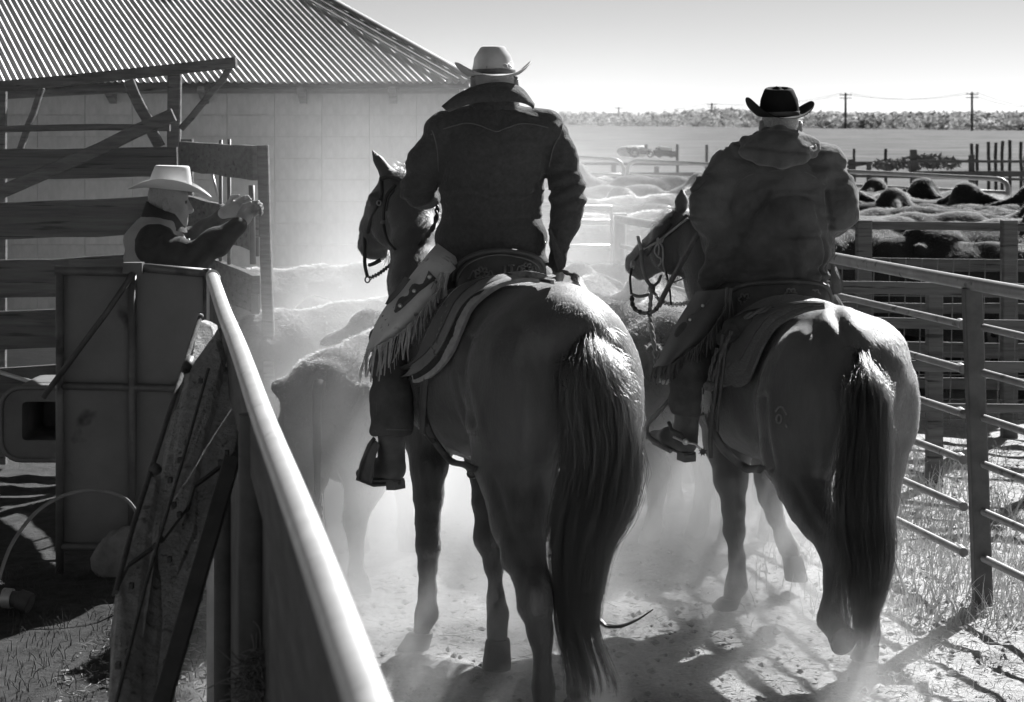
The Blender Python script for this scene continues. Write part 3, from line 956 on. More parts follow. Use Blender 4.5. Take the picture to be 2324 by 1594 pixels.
for x, y in ((455, 865), (424, 1005), (408, 1045), (386, 1090), (515, 1028), (500, 1050), (395, 1146), (407, 1168), (365, 1225), (352, 1240), (385, 1270), (298, 1330), (290, 1480), (440, 1305), (432, 1322), (376, 1505), (268, 1510)):
    c = LP(x, y, -.045)
    MB().box(c, (0.009, 0.02, 0.012)).build('bolt', M_DARKPIPE, lean)
ch0, ch1 = P(526, 1045, 4.25), P(352, 1650, 3.75)
ax, s_, u_ = frame(ch1 - ch0, (0, 1, 0))
ch = MB()
ch.beam(ch0, ch1, 0.034, 0.03, up=(0, 1, 0), bevel=.002)
ch.build('steel_channel', M_DARKPIPE, lean)
MB().tube([LP(358, 1062, -.05), LP(345, 1072, -.05)], 0.014, 8).build('collar', M_RUST, lean, True)
MB().tube([LP(433, 815, -.05), LP(421, 840, -.05)], 0.0125, 8).build('collar', M_STEEL, lean, True)

# rock, hose, coupling on the shaded ground
M_ROCK = mat('rough_rock', 0.16, 0.30, rough=0.95, scale=8, bump=0.8, bump_scale=14)
rb = Sculpt(0.018, 0.06)
rc = G(268, 1306); 
rb.ell(rc + np.array([0, .0, .09]), (.10, .09, .11)).ell(rc + np.array([.04, 0, .14]), (.07, .08, .08)).ell(rc + np.array([-.06, .02, .05]), (.07, .08, .07))
V, Q = rb.mesh(); Nn = vnormals(V, Q); V = V + Nn * (0.014 * vnoise(V, 22, 4) + .008 * vnoise(V, 50, 5))[:, None]
o = fast_mesh('rock', V, Q, M_ROCK); tag(o, 'knobbly pale rock lying behind the leaning plank panel', 'rock')
M_HOSE = mat('dusty_hose', 0.20, 0.28, rough=0.7)
hs = [(-30, 1420), (2, 1300), (30, 1230), (80, 1165), (140, 1127), (205, 1113), (262, 1122), (300, 1148), (328, 1215), (345, 1372)]
hd = [8.2, 8.3, 8.4, 8.5, 8.6, 8.7, 8.7, 8.7, 8.65, 8.6]
hp = spline([P(x, y, d) for (x, y), d in zip(hs, hd)], 60)
hp[:, 2] = np.maximum(hp[:, 2], 0.012)
o = MB().tube(list(hp), 0.008, 8).build('hose', M_HOSE, None, True); tag(o, 'pale garden hose arching over the shaded ground by the panel', 'hose')
cp = thing('hose_coupling', G(30, 1400), 'dark valve with a shiny collar at the picture edge by the hose', 'valve')
c = G(30, 1385)
MB().tube([c + np.array([-.15, 0, .06]), c + np.array([.04, -.02, .05])], 0.035, 12).build('body', M_DARKPIPE, cp, True, 50)
MB().tube([c + np.array([-.04, -.01, .055]), c + np.array([0, -.015, .053])], 0.042, 14).build('collar', M_GALV, cp, True, 50)
MB().tube([c + np.array([.03, -.02, .05]), c + np.array([.08, -.03, .035])], 0.045, 10).build('cap', M_DARKPIPE, cp, True, 50)
# ------------------------------------------------------------------ horses
M_H1 = mat('bay_coat_skin', 0.058, 0.105, spots=[(0.135, 3.5, 0.60)], rough=0.5, scale=7, spec=0.4, sheen=0.3, bump=0.6, bump_scale=150, stretch=(1, 1, 0.3), bdist=0.006)
M_H2 = mat('chestnut_coat_skin', 0.064, 0.115, spots=[(0.145, 3.0, 0.60)], rough=0.5, scale=6, spec=0.4, sheen=0.3, bump=0.6, bump_scale=150, stretch=(1, 1, 0.3), bdist=0.006)
HM_H1 = hair_mat('bay_coat_hair', 0.07, 0.5, 0.7)
HM_H2 = hair_mat('chestnut_coat_hair', 0.08, 0.5, 0.7)
HM_TAIL = hair_mat('dark_tail_hair', 0.006, 0.28, 0.4)
HM_TAIL_TOP = hair_mat('flaxen_tail_hair', 0.035, 0.3, 0.5)
M_HOOF = mat('dusty_hoof', 0.06, 0.11, rough=0.7, scale=20, stretch=(1, 1, 0.3), bump=0.2)

def pc(sc, pts, k=None):
    """Chain of (x, y, d, radius in picture units) joined as tapered limbs."""
    q = [(P(x, y, d), mpx(r, d)) for x, y, d, r in pts]
    for (a, ra), (b, rb) in zip(q[:-1], q[1:]):
        sc.cone(a, b, ra, rb, k)

def axes(head):
    h = nrm(np.array([head[0], head[1], 0.0])); r = np.array([h[1], -h[0], 0.0])
    return np.array([r, h, [0, 0, 1.0]])

def hoof(parent, top, bot, r0, r1, fwd):
    rings = []
    for t, s in ((0, 1.0), (0.12, 1.06), (0.9, 1.0), (1.0, 0.97)):
        c = np.asarray(top) * (1 - t) + np.asarray(bot) * t
        r = (r0 * (1 - t) + r1 * t) * s
        rings.append([c + np.array([math.cos(a) * r, math.sin(a) * r, 0]) + np.array([fwd[0], fwd[1], 0]) * r * 0.25 * t for a in np.linspace(0, 2*math.pi, 18, endpoint=False)])
    return MB().loft(rings).build('hoof', M_HOOF, parent, True, 50)

def tail(parent, rows, n, seed, material, rad=0.0009, smin=0.0, smax=0.34, emin=0.78, emax=1.04, k=16, thick=0.05, wav=0.006, clumps=190, stray=0.1, name='tail'):
    """rows: (left x, right x, y, d) down the tail; strands root along the dock and fall within that outline."""
    rng = np.random.default_rng(seed)
    R = np.array(rows, float)
    m = len(R)
    fine = spline(R, 80)
    cu = np.sort(rng.uniform(-1, 1, clumps)); cph = rng.uniform(0, 6.28, clumps); cend = rng.uniform(emin, emax, clumps)
    ci = rng.integers(0, clumps, n)
    u = cu[ci] + rng.normal(0, 0.03, n); v = rng.normal(0, 0.5, n)
    s0 = smin + (smax - smin) * rng.random(n) ** 1.3
    s1 = np.clip(cend[ci] + rng.normal(0, 0.04, n), s0 + 0.15, 1.06)
    str_ = rng.random(n) < stray
    u = np.where(str_, u * rng.uniform(1.0, 1.22, n), u)
    ytop = 55 * np.abs(u) ** 2 + rng.normal(0, 9, n)
    root_in = rng.uniform(.03, .07, n)
    S = np.zeros((n, k, 3)); T = np.linspace(0, 1, k)
    for j in range(k):
        s = s0 + (s1 - s0) * T[j]
        f = np.clip(s, 0, 1) * 79
        i = np.minimum(f.astype(int), 78); t = (f - i)[:, None]
        row = fine[i] * (1 - t) + fine[i + 1] * t
        row[:, 2] += np.maximum(s - 1, 0) * 500
        spread = 0.75 + 0.25 * min(1, T[j] * 2.2)
        uu = u * spread + 0.05 * np.sin(cph[ci] + s * 7) 
        x = (row[:, 0] + row[:, 1]) / 2 + (row[:, 1] - row[:, 0]) / 2 * uu
        d = row[:, 3]
        S[:, j, 0] = (x - CX) / FPX * d; S[:, j, 1] = d + thick * v * spread * (1 - 0.3 * s) - thick * np.sqrt(np.clip(1 - uu * uu, 0, 1)) * 0.8
        S[:, j, 1] += root_in * max(0, 1 - T[j] * 7)
        S[:, j, 2] = CAMH - (row[:, 2] + ytop * max(0, 1 - T[j] * 1.6) - HZ) / FPX * d
        S[:, j] += rng.normal(0, wav * 0.25, (n, 3)) + (wav * np.sin(cph[ci] * 3 + s * 11))[:, None] * np.array([1, .5, 0])
    rr = rad * (1 - 0.75 * T)[None, :] * rng.uniform(0.7, 1.3, n)[:, None]
    return hair_object(name, S, rr, material, parent)

def tuft(parent, name, pts, n, spread, dirv, length, material, seed, rad=0.0008, jit=0.35, k=6, droop=0.3):
    """Hair standing off a line of world points."""
    rng = np.random.default_rng(seed)
    line = spline(pts, 60)
    root = line[rng.integers(0, 60, n)] + rng.normal(0, spread, (n, 3))
    dv = np.asarray(dirv, float) + rng.normal(0, jit, (n, 3))
    dv /= np.linalg.norm(dv, axis=1, keepdims=True)
    L = length * rng.uniform(0.5, 1.2, n)
    T = np.linspace(0, 1, k)
    S = root[:, None] + dv[:, None] * (L[:, None] * T)[:, :, None] + np.array([0, 0, -1.0]) * (L[:, None] * droop * T * T)[:, :, None]
    return hair_object(name, S, np.tile(rad * (1 - .8 * T), (n, 1)), material, parent)

def grooves(V, N, lines):
    px = V[:, 0] / V[:, 1] * FPX + CX; py = (CAMH - V[:, 2]) / V[:, 1] * FPX + HZ
    out = np.zeros(len(V))
    for pts, w, dep in lines:
        q = spline(pts, 24); best = np.full(len(V), 1e9)
        for a, b in zip(q[:-1], q[1:]):
            ab = b - a; t = np.clip(((px - a[0]) * ab[0] + (py - a[1]) * ab[1]) / (ab @ ab), 0, 1)
            best = np.minimum(best, np.hypot(px - a[0] - t * ab[0], py - a[1] - t * ab[1]))
        out += -dep * np.exp(-(best / w) ** 2) + dep * .45 * np.exp(-((best - 2.2 * w) / (1.3 * w)) ** 2)
    return out * (N[:, 1] < 0.25)

def finish_horse(root, sc, m, hm, nhair, seed, head, ang_noise=0.004, it=2, lines=()):
    V, Q = sc.mesh()
    V = smooth_mesh(V, Q, it, 0.5)
    N = vnormals(V, Q)
    V = V + N * (ang_noise * vnoise(V, 9, seed) + 0.002 * vnoise(V, 24, seed + 1) + grooves(V, N, lines))[:, None]
    o = fast_mesh('body', V, Q, m, root)
    back = np.array([-head[0], -head[1], -1.6])
    def flow(p):
        f = np.tile(nrm(back), (len(p), 1))
        f[:, 2] -= 0.6
        return f + 0.25 * np.stack([vnoise(p, 6, 3), vnoise(p, 6, 4), vnoise(p, 6, 5)], 1)
    coat('coat', V, Q, nhair, lambda p: 0.011 + 0.006 * (vnoise(p, 4, 6) > 0.2), flow, hm, root, seed, lift=0.2, rad=0.00046, jitter=0.16)
    return V, Q

# ---- horse under the rider in the denim jacket
h1 = thing('horse', (0.0, 7.2, 0), 'dark bay horse with long black tail, carrying the rider in the denim jacket', 'horse', 'saddle horses')
hd1 = np.array([-0.397, 0.918, 0]); A1 = axes(hd1)
s1 = Sculpt(0.0125, 0.07)
s1.ell(P(1255, 850, 7.06), (.275, .32, .305), A1)
s1.ell(P(1172, 905, 6.93), (.165, .25, .30), A1)
s1.ell(P(1352, 905, 7.03), (.145, .25, .30), A1)
s1.ell(P(1268, 735, 7.0), (.13, .30, .125), A1, 0.1)
s1.ell(P(1150, 770, 7.38), (.24, .3, .22), A1, 0.12)
s1.ell(P(1085, 845, 7.55), (.28, .52, .325), A1, 0.1)
s1.ell(P(1005, 820, 7.98), (.225, .28, .33), A1, 0.1)
s1.cone(P(1330, 745, 6.86), P(1345, 830, 6.74), .05, .035, .04)
pc(s1, [(1180, 960, 6.93, 100), (1160, 1040, 6.98, 82), (1178, 1105, 6.90, 78), (1180, 1180, 6.82, 62), (1187, 1263, 6.72, 44), (1209, 1321, 6.64, 35), (1213, 1370, 6.60, 34), (1226, 1435, 6.62, 23), (1233, 1557, 6.64, 20.5), (1235, 1625, 6.65, 26), (1234, 1655, 6.68, 22)], .05)
s1.cone(P(1215, 1340, 6.56), P(1216, 1375, 6.55), .030, .026, .04)
pc(s1, [(1365, 960, 7.05, 78), (1362, 1060, 7.02, 74), (1350, 1180, 6.98, 54), (1340, 1270, 6.93, 38), (1335, 1330, 6.88, 33), (1325, 1400, 6.88, 23), (1320, 1500, 6.89, 20), (1317, 1555, 6.90, 26), (1312, 1590, 6.93, 22)], .05)
pc(s1, [(985, 880, 8.02, 105), (978, 985, 7.92, 62), (973, 1060, 7.84, 40), (972, 1125, 7.83, 31), (970, 1185, 7.82, 25), (971, 1238, 7.81, 25.5), (970, 1290, 7.82, 19), (970, 1340, 7.82, 17.5), (969, 1392, 7.83, 23.5), (958, 1428, 7.83, 20)], .04)
pc(s1, [(1090, 900, 7.9, 90), (1102, 1040, 7.72, 44), (1108, 1140, 7.58, 33), (1109, 1218, 7.54, 31), (1121, 1283, 7.55, 19), (1124, 1355, 7.55, 17), (1129, 1393, 7.55, 22), (1128, 1425, 7.55, 17.5), (1130, 1448, 7.54, 22)], .04)
for dd, r in ((-.07, 1.0), (.1, 1.05)):
    pc(s1, [(975, 730, 8.15 + dd, 95 * r), (955, 640, 8.3 + dd, 66 * r), (950, 560, 8.42 + dd, 56 * r), (935, 480, 8.55 + dd, 50 * r), (908, 435, 8.64 + dd, 40 * r)], .05)
pc(s1, [(890, 425, 8.62, 36), (878, 470, 8.66, 42), (862, 520, 8.72, 40), (846, 556, 8.78, 34)], .04)
s1.ell(P(906, 500, 8.6), (.122, .07, .135), None, .04)
s1.cone(P(868, 578, 8.74), P(850, 576, 8.78), .026, .024, .02)
s1.cone(P(826, 532, 8.79), P(822, 556, 8.8), .022, .022, .02)
s1.ell(P(847, 449, 8.58), (.028, .03, .026), None, .02)
s1.cone(P(877, 392, 8.6), P(860, 366, 8.6), .036, .026, .02); s1.cone(P(860, 366, 8.6), P(842, 338, 8.6), .026, .006, .01)
s1.cone(P(925, 392, 8.72), P(932, 345, 8.72), .032, .008, .02)
V1, Q1 = finish_horse(h1, s1, M_H1, HM_H1, 300000, 21, hd1, lines=[([(1064, 770), (1050, 840), (1062, 900), (1076, 965)], 7, .013), ([(1036, 850), (1050, 910), (1070, 955)], 5, .007), ([(1212, 770), (1226, 900), (1214, 1050), (1188, 1180)], 15, .009), ([(1120, 1090), (1158, 1200), (1194, 1290)], 9, .007), ([(1212, 1320), (1222, 1380), (1236, 1450), (1240, 1540)], 5, .005), ([(968, 1060), (978, 1130), (975, 1200)], 7, .005), ([(978, 1265), (977, 1370)], 4, .004), ([(1130, 1240), (1132, 1370)], 4, .004)])
hoof(h1, P(955, 1436, 7.83), P(940, 1476, 7.83), mpx(27, 7.83), mpx(37, 7.83), hd1)
hoof(h1, P(1130, 1450, 7.54), P(1130, 1520, 7.54), mpx(26, 7.5), mpx(34, 7.5), hd1)
hoof(h1, P(1234, 1650, 6.68), P(1234, 1678, 6.69), mpx(28, 6.68), mpx(37, 6.68), hd1)
hoof(h1, P(1312, 1585, 6.93), P(1308, 1628, 6.93), mpx(28, 6.9), mpx(38, 6.9), hd1)
T1 = [(1285, 1385, 742, 6.80), (1268, 1425, 800, 6.72), (1270, 1441, 870, 6.68), (1276, 1450, 950, 6.65), (1280, 1456, 1010, 6.64), (1274, 1446, 1085, 6.63), (1262, 1426, 1160, 6.62), (1256, 1388, 1240, 6.62), (1258, 1370, 1320, 6.62), (1262, 1358, 1400, 6.62), (1272, 1366, 1455, 6.62), (1288, 1402, 1545, 6.62)]
tail(h1, T1, 8000, 5, HM_TAIL, rad=0.00068, emin=.62)
tail(h1, T1[:8], 2000, 6, HM_TAIL_TOP, rad=0.0006, smax=0.25, emin=0.25, emax=0.75, name='tail_top_hair', thick=0.075, stray=0.3)
ws = spline([P(1362, 1408, 6.6), P(1378, 1421, 6.58), P(1410, 1421, 6.56), P(1445, 1408, 6.55), P(1482, 1384, 6.54)], 14)
rg = np.random.default_rng(4)
SS = ws[None] + rg.normal(0, .0035, (70, 1, 3)) * (1 - np.linspace(0, .75, 14))[None, :, None]
hair_object('tail_wisp', SS, np.tile(.0009 * (1 - .6 * np.linspace(0, 1, 14)), (70, 1)), HM_TAIL, h1)
tuft(h1, 'dock_hair', [P(1290, 748, 6.82), P(1335, 738, 6.8), P(1385, 755, 6.8)], 900, .012, (0, -.5, -.6), .06, HM_TAIL_TOP, 7, jit=.5)
tuft(h1, 'mane', [P(905, 390, 8.6), P(930, 400, 8.55), P(970, 440, 8.45), P(1000, 500, 8.3)], 900, .012, (-.1, -.3, .8), .05, HM_TAIL_TOP, 8, jit=.5)
tuft(h1, 'chin_hair', [P(880, 585, 8.7), P(905, 572, 8.6)], 120, .01, (-.1, -.2, -.9), .035, HM_H1, 9)
MB().ball(P(845, 449, 8.572), .015, 10, 8).build('eye', mat('horse_eye', .02, rough=.1, spec=.6), h1, True)

# ---- horse under the rider in the hooded coat
h2 = thing('horse', (1.3, 8.1, 0), 'chestnut horse with a lifted hind hoof and brand, under the rider in the hooded coat', 'horse', 'saddle horses')
hd2 = np.array([-0.45, 0.893, 0]); A2 = axes(hd2)
s2 = Sculpt(0.0125, 0.065)
s2.ell(P(1905, 880, 7.87), (.26, .31, .30), A2)
s2.ell(P(1826, 920, 7.76), (.155, .24, .29), A2)
s2.ell(P(1975, 925, 7.92), (.155, .24, .285), A2)
s2.ell(P(1862, 765, 7.9), (.12, .26, .11), A2, .08)
s2.ell(P(1955, 785, 7.92), (.125, .22, .11), A2, .06)
s2.ell(P(2000, 840, 7.72), (.075, .09, .10), A2, .06)
s2.ell(P(1800, 790, 8.15), (.22, .3, .22), A2, .1)
s2.ell(P(1748, 875, 8.32), (.265, .5, .31), A2, .1)
s2.ell(P(1682, 860, 8.75), (.205, .27, .31), A2, .1)
s2.cone(P(1945, 790, 7.7), P(1958, 860, 7.6), .045, .032, .04)
pc(s2, [(1825, 960, 7.76, 92), (1810, 1030, 7.78, 76), (1820, 1095, 7.72, 56), (1836, 1146, 7.64, 46), (1860, 1185, 7.55, 40), (1884, 1216, 7.48, 36), (1893, 1250, 7.47, 28), (1895, 1313, 7.47, 21.5), (1889, 1370, 7.47, 19.5), (1884, 1408, 7.46, 25), (1898, 1432, 7.43, 24)], .045)
s2.cone(P(1912, 1208, 7.44), P(1913, 1228, 7.44), .024, .022, .03)
pc(s2, [(1972, 960, 7.92, 88), (1976, 1050, 7.9, 74), (1978, 1130, 7.84, 58), (1984, 1200, 7.76, 43), (1986, 1262, 7.7, 33), (1984, 1300, 7.68, 28), (1979, 1345, 7.69, 21), (1975, 1405, 7.7, 17.5), (1973, 1440, 7.7, 22), (1971, 1462, 7.7, 19)], .045)
pc(s2, [(1665, 900, 8.8, 95), (1655, 1000, 8.65, 56), (1660, 1090, 8.53, 35), (1664, 1153, 8.5, 24.5), (1666, 1206, 8.49, 22.5), (1672, 1265, 8.5, 16), (1673, 1300, 8.5, 16), (1672, 1328, 8.5, 20.5), (1660, 1355, 8.5, 17)], .04)
pc(s2, [(1735, 920, 8.85, 80), (1744, 1040, 8.85, 38), (1746, 1090, 8.82, 29), (1749, 1126, 8.78, 25), (1760, 1170, 8.8, 17), (1777, 1218, 8.82, 15.5), (1790, 1246, 8.82, 19.5), (1797, 1262, 8.82, 17)], .035)
for dd, r in ((-.07, 1.0), (.1, 1.05)):
    pc(s2, [(1662, 720, 8.95 + dd, 92 * r), (1628, 640, 9.05 + dd, 66 * r), (1602, 570, 9.1 + dd, 56 * r), (1575, 520, 9.16 + dd, 42 * r)], .05)
pc(s2, [(1545, 512, 9.15, 34), (1515, 550, 9.2, 42), (1482, 580, 9.24, 38), (1452, 598, 9.28, 33)], .04)
s2.ell(P(1535, 566, 9.12), (.125, .07, .122), None, .04)
s2.cone(P(1470, 622, 9.24), P(1452, 624, 9.28), .028, .024, .02)
s2.cone(P(1432, 586, 9.3), P(1432, 608, 9.3), .024, .024, .02)
s2.ell(P(1497, 524, 9.12), (.03, .03, .028), None, .02)
s2.cone(P(1546, 486, 9.15), P(1547, 455, 9.13), .030, .031, .02); s2.cone(P(1547, 455, 9.13), P(1547, 426, 9.12), .031, .006, .01)
s2.ell(P(1546, 458, 9.07), (.016, .03, .05), None, .012, True)
s2.cone(P(1575, 485, 9.28), P(1582, 440, 9.28), .03, .008, .02)
V2, Q2 = finish_horse(h2, s2, M_H2, HM_H2, 280000, 31, hd2, lines=[([(1736, 900), (1738, 980), (1754, 1065)], 7, .012), ([(1866, 800), (1874, 950), (1862, 1085)], 13, .008), ([(1896, 715), (1925, 765), (1948, 800)], 12, .013), ([(1800, 1090), (1840, 1170), (1872, 1215)], 8, .006), ([(1898, 1240), (1905, 1320), (1898, 1370)], 5, .005), ([(1665, 1060), (1672, 1150)], 6, .005), ([(2000, 1060), (2000, 1160)], 8, .006)])
hoof(h2, P(1657, 1358, 8.5), P(1646, 1383, 8.5), mpx(24, 8.5), mpx(33, 8.5), hd2)
hoof(h2, P(1971, 1462, 7.7), P(1966, 1496, 7.7), mpx(24, 7.7), mpx(33, 7.7), hd2)
hc0, hc1 = P(1797, 1260, 8.82), P(1812, 1318, 8.84)
hoof(h2, hc0, hc1, mpx(21, 8.8), mpx(27, 8.8), hd2)
sole_c, sole_n = P(1915, 1456, 7.36), nrm(np.array([0.25, -0.9, -0.36]))     # lifted hoof, sole towards us
_, sx_, sy_ = frame(sole_n)
rings = []
for t, s in ((0.075, .72), (0.06, .8), (0.0, 1.0), (-0.004, .9), (0.004, .8), (0.008, .2)):
    rings.append([sole_c - sole_n * t + (sx_ * math.cos(a) * .053 + sy_ * math.sin(a) * .061) * s for a in np.linspace(0, 2*math.pi, 20, endpoint=False)])
MB().loft(rings).build('hoof', M_HOOF, h2, True, 40)
T2 = [(1925, 1985, 805, 7.62), (1912, 2018, 850, 7.52), (1906, 2024, 900, 7.48), (1905, 2022, 970, 7.45), (1900, 2018, 1050, 7.43), (1898, 2016, 1120, 7.41), (1902, 2022, 1190, 7.40), (1912, 2022, 1260, 7.38), (1918, 2012, 1330, 7.38), (1922, 1990, 1390, 7.38), (1926, 1978, 1440, 7.38)]
tail(h2, T2, 6000, 15, HM_TAIL, rad=0.00068, clumps=110, emin=.7, stray=.12)
tail(h2, T2[:5], 700, 16, HM_TAIL_TOP, rad=0.0008, smax=0.25, emin=0.3, emax=0.9, name='tail_top_hair', stray=.3)
tail(h2, [(1925, 1985, 805, 7.62), (1915, 2020, 900, 7.46), (1900, 2025, 1050, 7.42), (1885, 2035, 1180, 7.4), (1868, 2052, 1290, 7.38), (1858, 2068, 1400, 7.36)], 260, 17, HM_TAIL, rad=0.0008, clumps=30, emin=.6, name='tail_strays', wav=.012)
tuft(h2, 'dock_hair', [P(1925, 790, 7.66), P(1950, 800, 7.64), P(1990, 830, 7.62)], 500, .012, (0, -.5, -.5), .05, HM_TAIL_TOP, 18, jit=.5)
tuft(h2, 'forelock', [P(1532, 478, 9.12), P(1520, 492, 9.12), P(1500, 510, 9.12)], 500, .010, (-.7, -.2, .15), .06, HM_TAIL_TOP, 19, jit=.35, droop=.6)
tuft(h2, 'chin_hair', [P(1498, 630, 9.2), P(1540, 626, 9.1)], 150, .01, (-.1, -.2, -.9), .03, HM_H2, 20)
MB().ball(P(1494, 523, 9.112), .015, 10, 8).build('eye', bpy.data.materials['horse_eye'], h2, True)
# brand on the haunch: two short ridges of scarred hair
M_SCAR = mat('brand_scar', 0.16, 0.2, rough=.8)
PXC = {}
def on_skin(V, x, y, dref, lift=0.003):
    """The nearest point of a body surface (facing the camera) seen at x, y."""
    if id(V) not in PXC:
        PXC[id(V)] = ((V[:, 0] / V[:, 1]) * FPX + CX, (CAMH - V[:, 2]) / V[:, 1] * FPX + HZ)
    px, py = PXC[id(V)]
    c = np.nonzero((np.abs(px - x) < 14) & (np.abs(py - y) < 14))[0]
    if len(c) == 0: c = np.nonzero((np.abs(px - x) < 30) & (np.abs(py - y) < 30))[0]
    w = (px - x) ** 2 + (py - y) ** 2
    d = V[c, 1].min() if len(c) else dref
    near = c[V[c, 1] < d + 0.05] if len(c) else c
    dd = np.average(V[near, 1], weights=1 / (w[near] + 4)) if len(near) else dref
    return P(x, y, dd - lift)
for br in ([(1760, 935), (1766, 926), (1774, 924), (1780, 932), (1785, 942)], [(1763, 958), (1762, 948), (1768, 941), (1773, 947), (1772, 957), (1766, 961), (1763, 957)], [(1783, 964), (1786, 972)]):
    MB().tube(list(spline([on_skin(V2, x, y, 7.6) for x, y in br], 14)), .004, 6).build('brand', M_SCAR, h2, True)
# ------------------------------------------------------------------ riders and the man at the gate
M_SKIN = mat('weathered_skin', 0.26, 0.34, rough=0.6, scale=12, spec=0.3, bump=0.15, bump_scale=60)
M_DENIM = mat('dark_denim_jacket', 0.050, 0.076, rough=0.85, scale=60, detail=9, spec=0.2, bump=0.8, bump_scale=30, bdist=0.012, sheen=0.25)
M_DENIM_EDGE = mat('denim_seam', 0.10, 0.15, rough=0.9, bump=0.4, bump_scale=120)
M_JEANS = mat('blue_jeans', 0.075, 0.125, rough=0.9, scale=9, spec=0.12, bump=0.45, bump_scale=30, bdist=0.006)
M_COAT = mat('dusty_canvas_coat', 0.05, 0.125, rough=0.9, scale=3.2, detail=4, spec=0.15, bump=0.8, bump_scale=13, bdist=0.016, sheen=0.25)
M_CHAPS = mat('pale_chap_leather', 0.52, 0.66, rough=0.75, scale=6, spec=0.25, bump=0.3, bump_scale=20, spots=[(0.10, 34, 0.66), (0.2, 12, 0.64)])
M_CHAPS_D = mat('dark_chap_leather', 0.085, 0.135, rough=0.55, scale=6, spec=0.35, bump=0.2, bump_scale=25)
M_YOKE = mat('brown_overlay_leather', 0.08, 0.11, rough=0.6, scale=8, spec=0.3)
M_FR_L = mat('pale_fringe', 0.30, 0.5, rough=0.8, scale=30)
M_BOOT = mat('worn_boot', 0.07, 0.13, rough=0.55, scale=9, spec=0.35, bump=0.2)
M_FELT_G = mat('silver_felt', 0.38, 0.50, rough=0.95, scale=7, spec=0.1, sheen=0.2, spots=[(0.14, 16, 0.66), (0.2, 45, 0.7)])
M_FELT_B = mat('black_felt', 0.010, 0.016, rough=0.9, scale=9, spec=0.1)
M_FELT_W = mat('pale_straw_felt', 0.64, 0.74, rough=0.9, scale=6, spec=0.1)
M_BAND = mat('hat_band', 0.10, 0.13, rough=0.6)
M_CONCHO = mat('metal_concho', 0.5, 0.6, rough=0.3, metallic=0.9)
HM_GREYHAIR = hair_mat('short_grey_hair', 0.30, 0.4, 0.5)
HM_WHITEHAIR = hair_mat('short_white_hair', 0.75, 0.4, 0.5)
HM_DARKHAIR = hair_mat('short_dark_hair', 0.08, 0.4, 0.5)

def hat(parent, c, a, b, height, top_s, brim_x, brim_y, curl_l, curl_r, m, yaw=0.0, tilt=0.0, dip=0.02, dents=0.0, band=M_BAND, thick=0.003, flare=1.5, mid=0.97, roll=0.0, crease=0.03):
    """A felt hat: band centre c, band half-widths a (side) b (front-back), crown height, brim half-widths, side curl heights.
    yaw turns the hat's front; the front is +Y at yaw 0."""
    cy, sy = math.cos(yaw), math.sin(yaw); ct, st = math.cos(tilt), math.sin(tilt); cr, sr = math.cos(roll), math.sin(roll)
    c = np.asarray(c, float)
    def W(x, y, z):
        y, z = y * ct - z * st, y * st + z * ct
        x, z = x * cr - z * sr, x * sr + z * cr
        return c + np.array([x * cy - y * sy, x * sy + y * cy, z])
    n = 48
    th = np.linspace(0, 2 * math.pi, n, endpoint=False)
    root = MB()
    # brim
    rows = []
    for t in np.linspace(0, 1, 9):
        ring = []
        for q in th:
            ca, sa = math.cos(q), math.sin(q)
            rx, ry = a + (brim_x - a) * t, b + (brim_y - b) * t
            side = abs(ca) ** 2.2
            cl = curl_r if ca > 0 else curl_l
            z = cl * side * t ** flare - dip * (abs(sa) ** 3) * t
            inx = 1 - 0.10 * side * t * t * (cl / 0.06)
            ring.append(W(rx * ca * inx, ry * sa, z))
        rows.append(ring + [ring[0]])
    root.sheet(rows, thick)
    br = root.build('brim', m, parent, True, 60)
    cr_ = MB()
    rings = []
    prof = [(0, 1.0), (0.12, 1.005), (0.35, mid), (0.6, mid - 0.05), (0.8, (mid + top_s) / 2 - 0.0), (0.92, top_s + 0.10), (0.98, top_s + 0.03), (1.0, top_s - 0.04)]
    for h, s in prof:
        rings.append([W(a * s * math.cos(q), b * (s * .55 + .45) * math.sin(q) * (1 - .10 * h), height * h * (1 + 0.05 * h * math.sin(q)) - 0.002) for q in th])
    for s, k in ((0.8, 0.25), (0.55, 0.8), (0.25, 1.0), (0.02, 0.85)):            # creased top
        ring = []
        for q in th:
            x = a * (top_s - .04) * s * math.cos(q); y = b * (top_s * .55 + .4) * .9 * s * math.sin(q)
            g = k * crease * (1 - dents * math.exp(-(x / (a * .13)) ** 2))
            ring.append(W(x, y, height * (1 + 0.05 * math.sin(q) * s) - g))
        rings.append(ring)
    cr_.loft(rings, cap=True)
    crn = cr_.build('crown', m, parent, True, 55)
    bd = MB()
    bd.loft([[W((a + .002) * s * math.cos(q), (b + .002) * s * math.sin(q), z) for q in th] for z, s in ((0.002, 1.0), (0.004, 1.012), (0.018, 1.012), (0.02, 1.0))], cap=False)
    bd.build('hat_band', band, parent, True)

def patch(L, R, bulge, rows, cols, thick=0.004, curve=0.0):
    """A curved sheet between two edge curves given as (x, y, d) lists."""
    a, b = spline(L, rows), spline(R, rows)
    g = []
    for i in range(rows):
        row = []
        for j in range(cols):
            s = j / (cols - 1)
            q = a[i] * (1 - s) + b[i] * s
            row.append(P(q[0], q[1], q[2] - bulge * math.sin(math.pi * s)))
        g.append(row)
    m = MB(); m.sheet(g, thick)
    return m

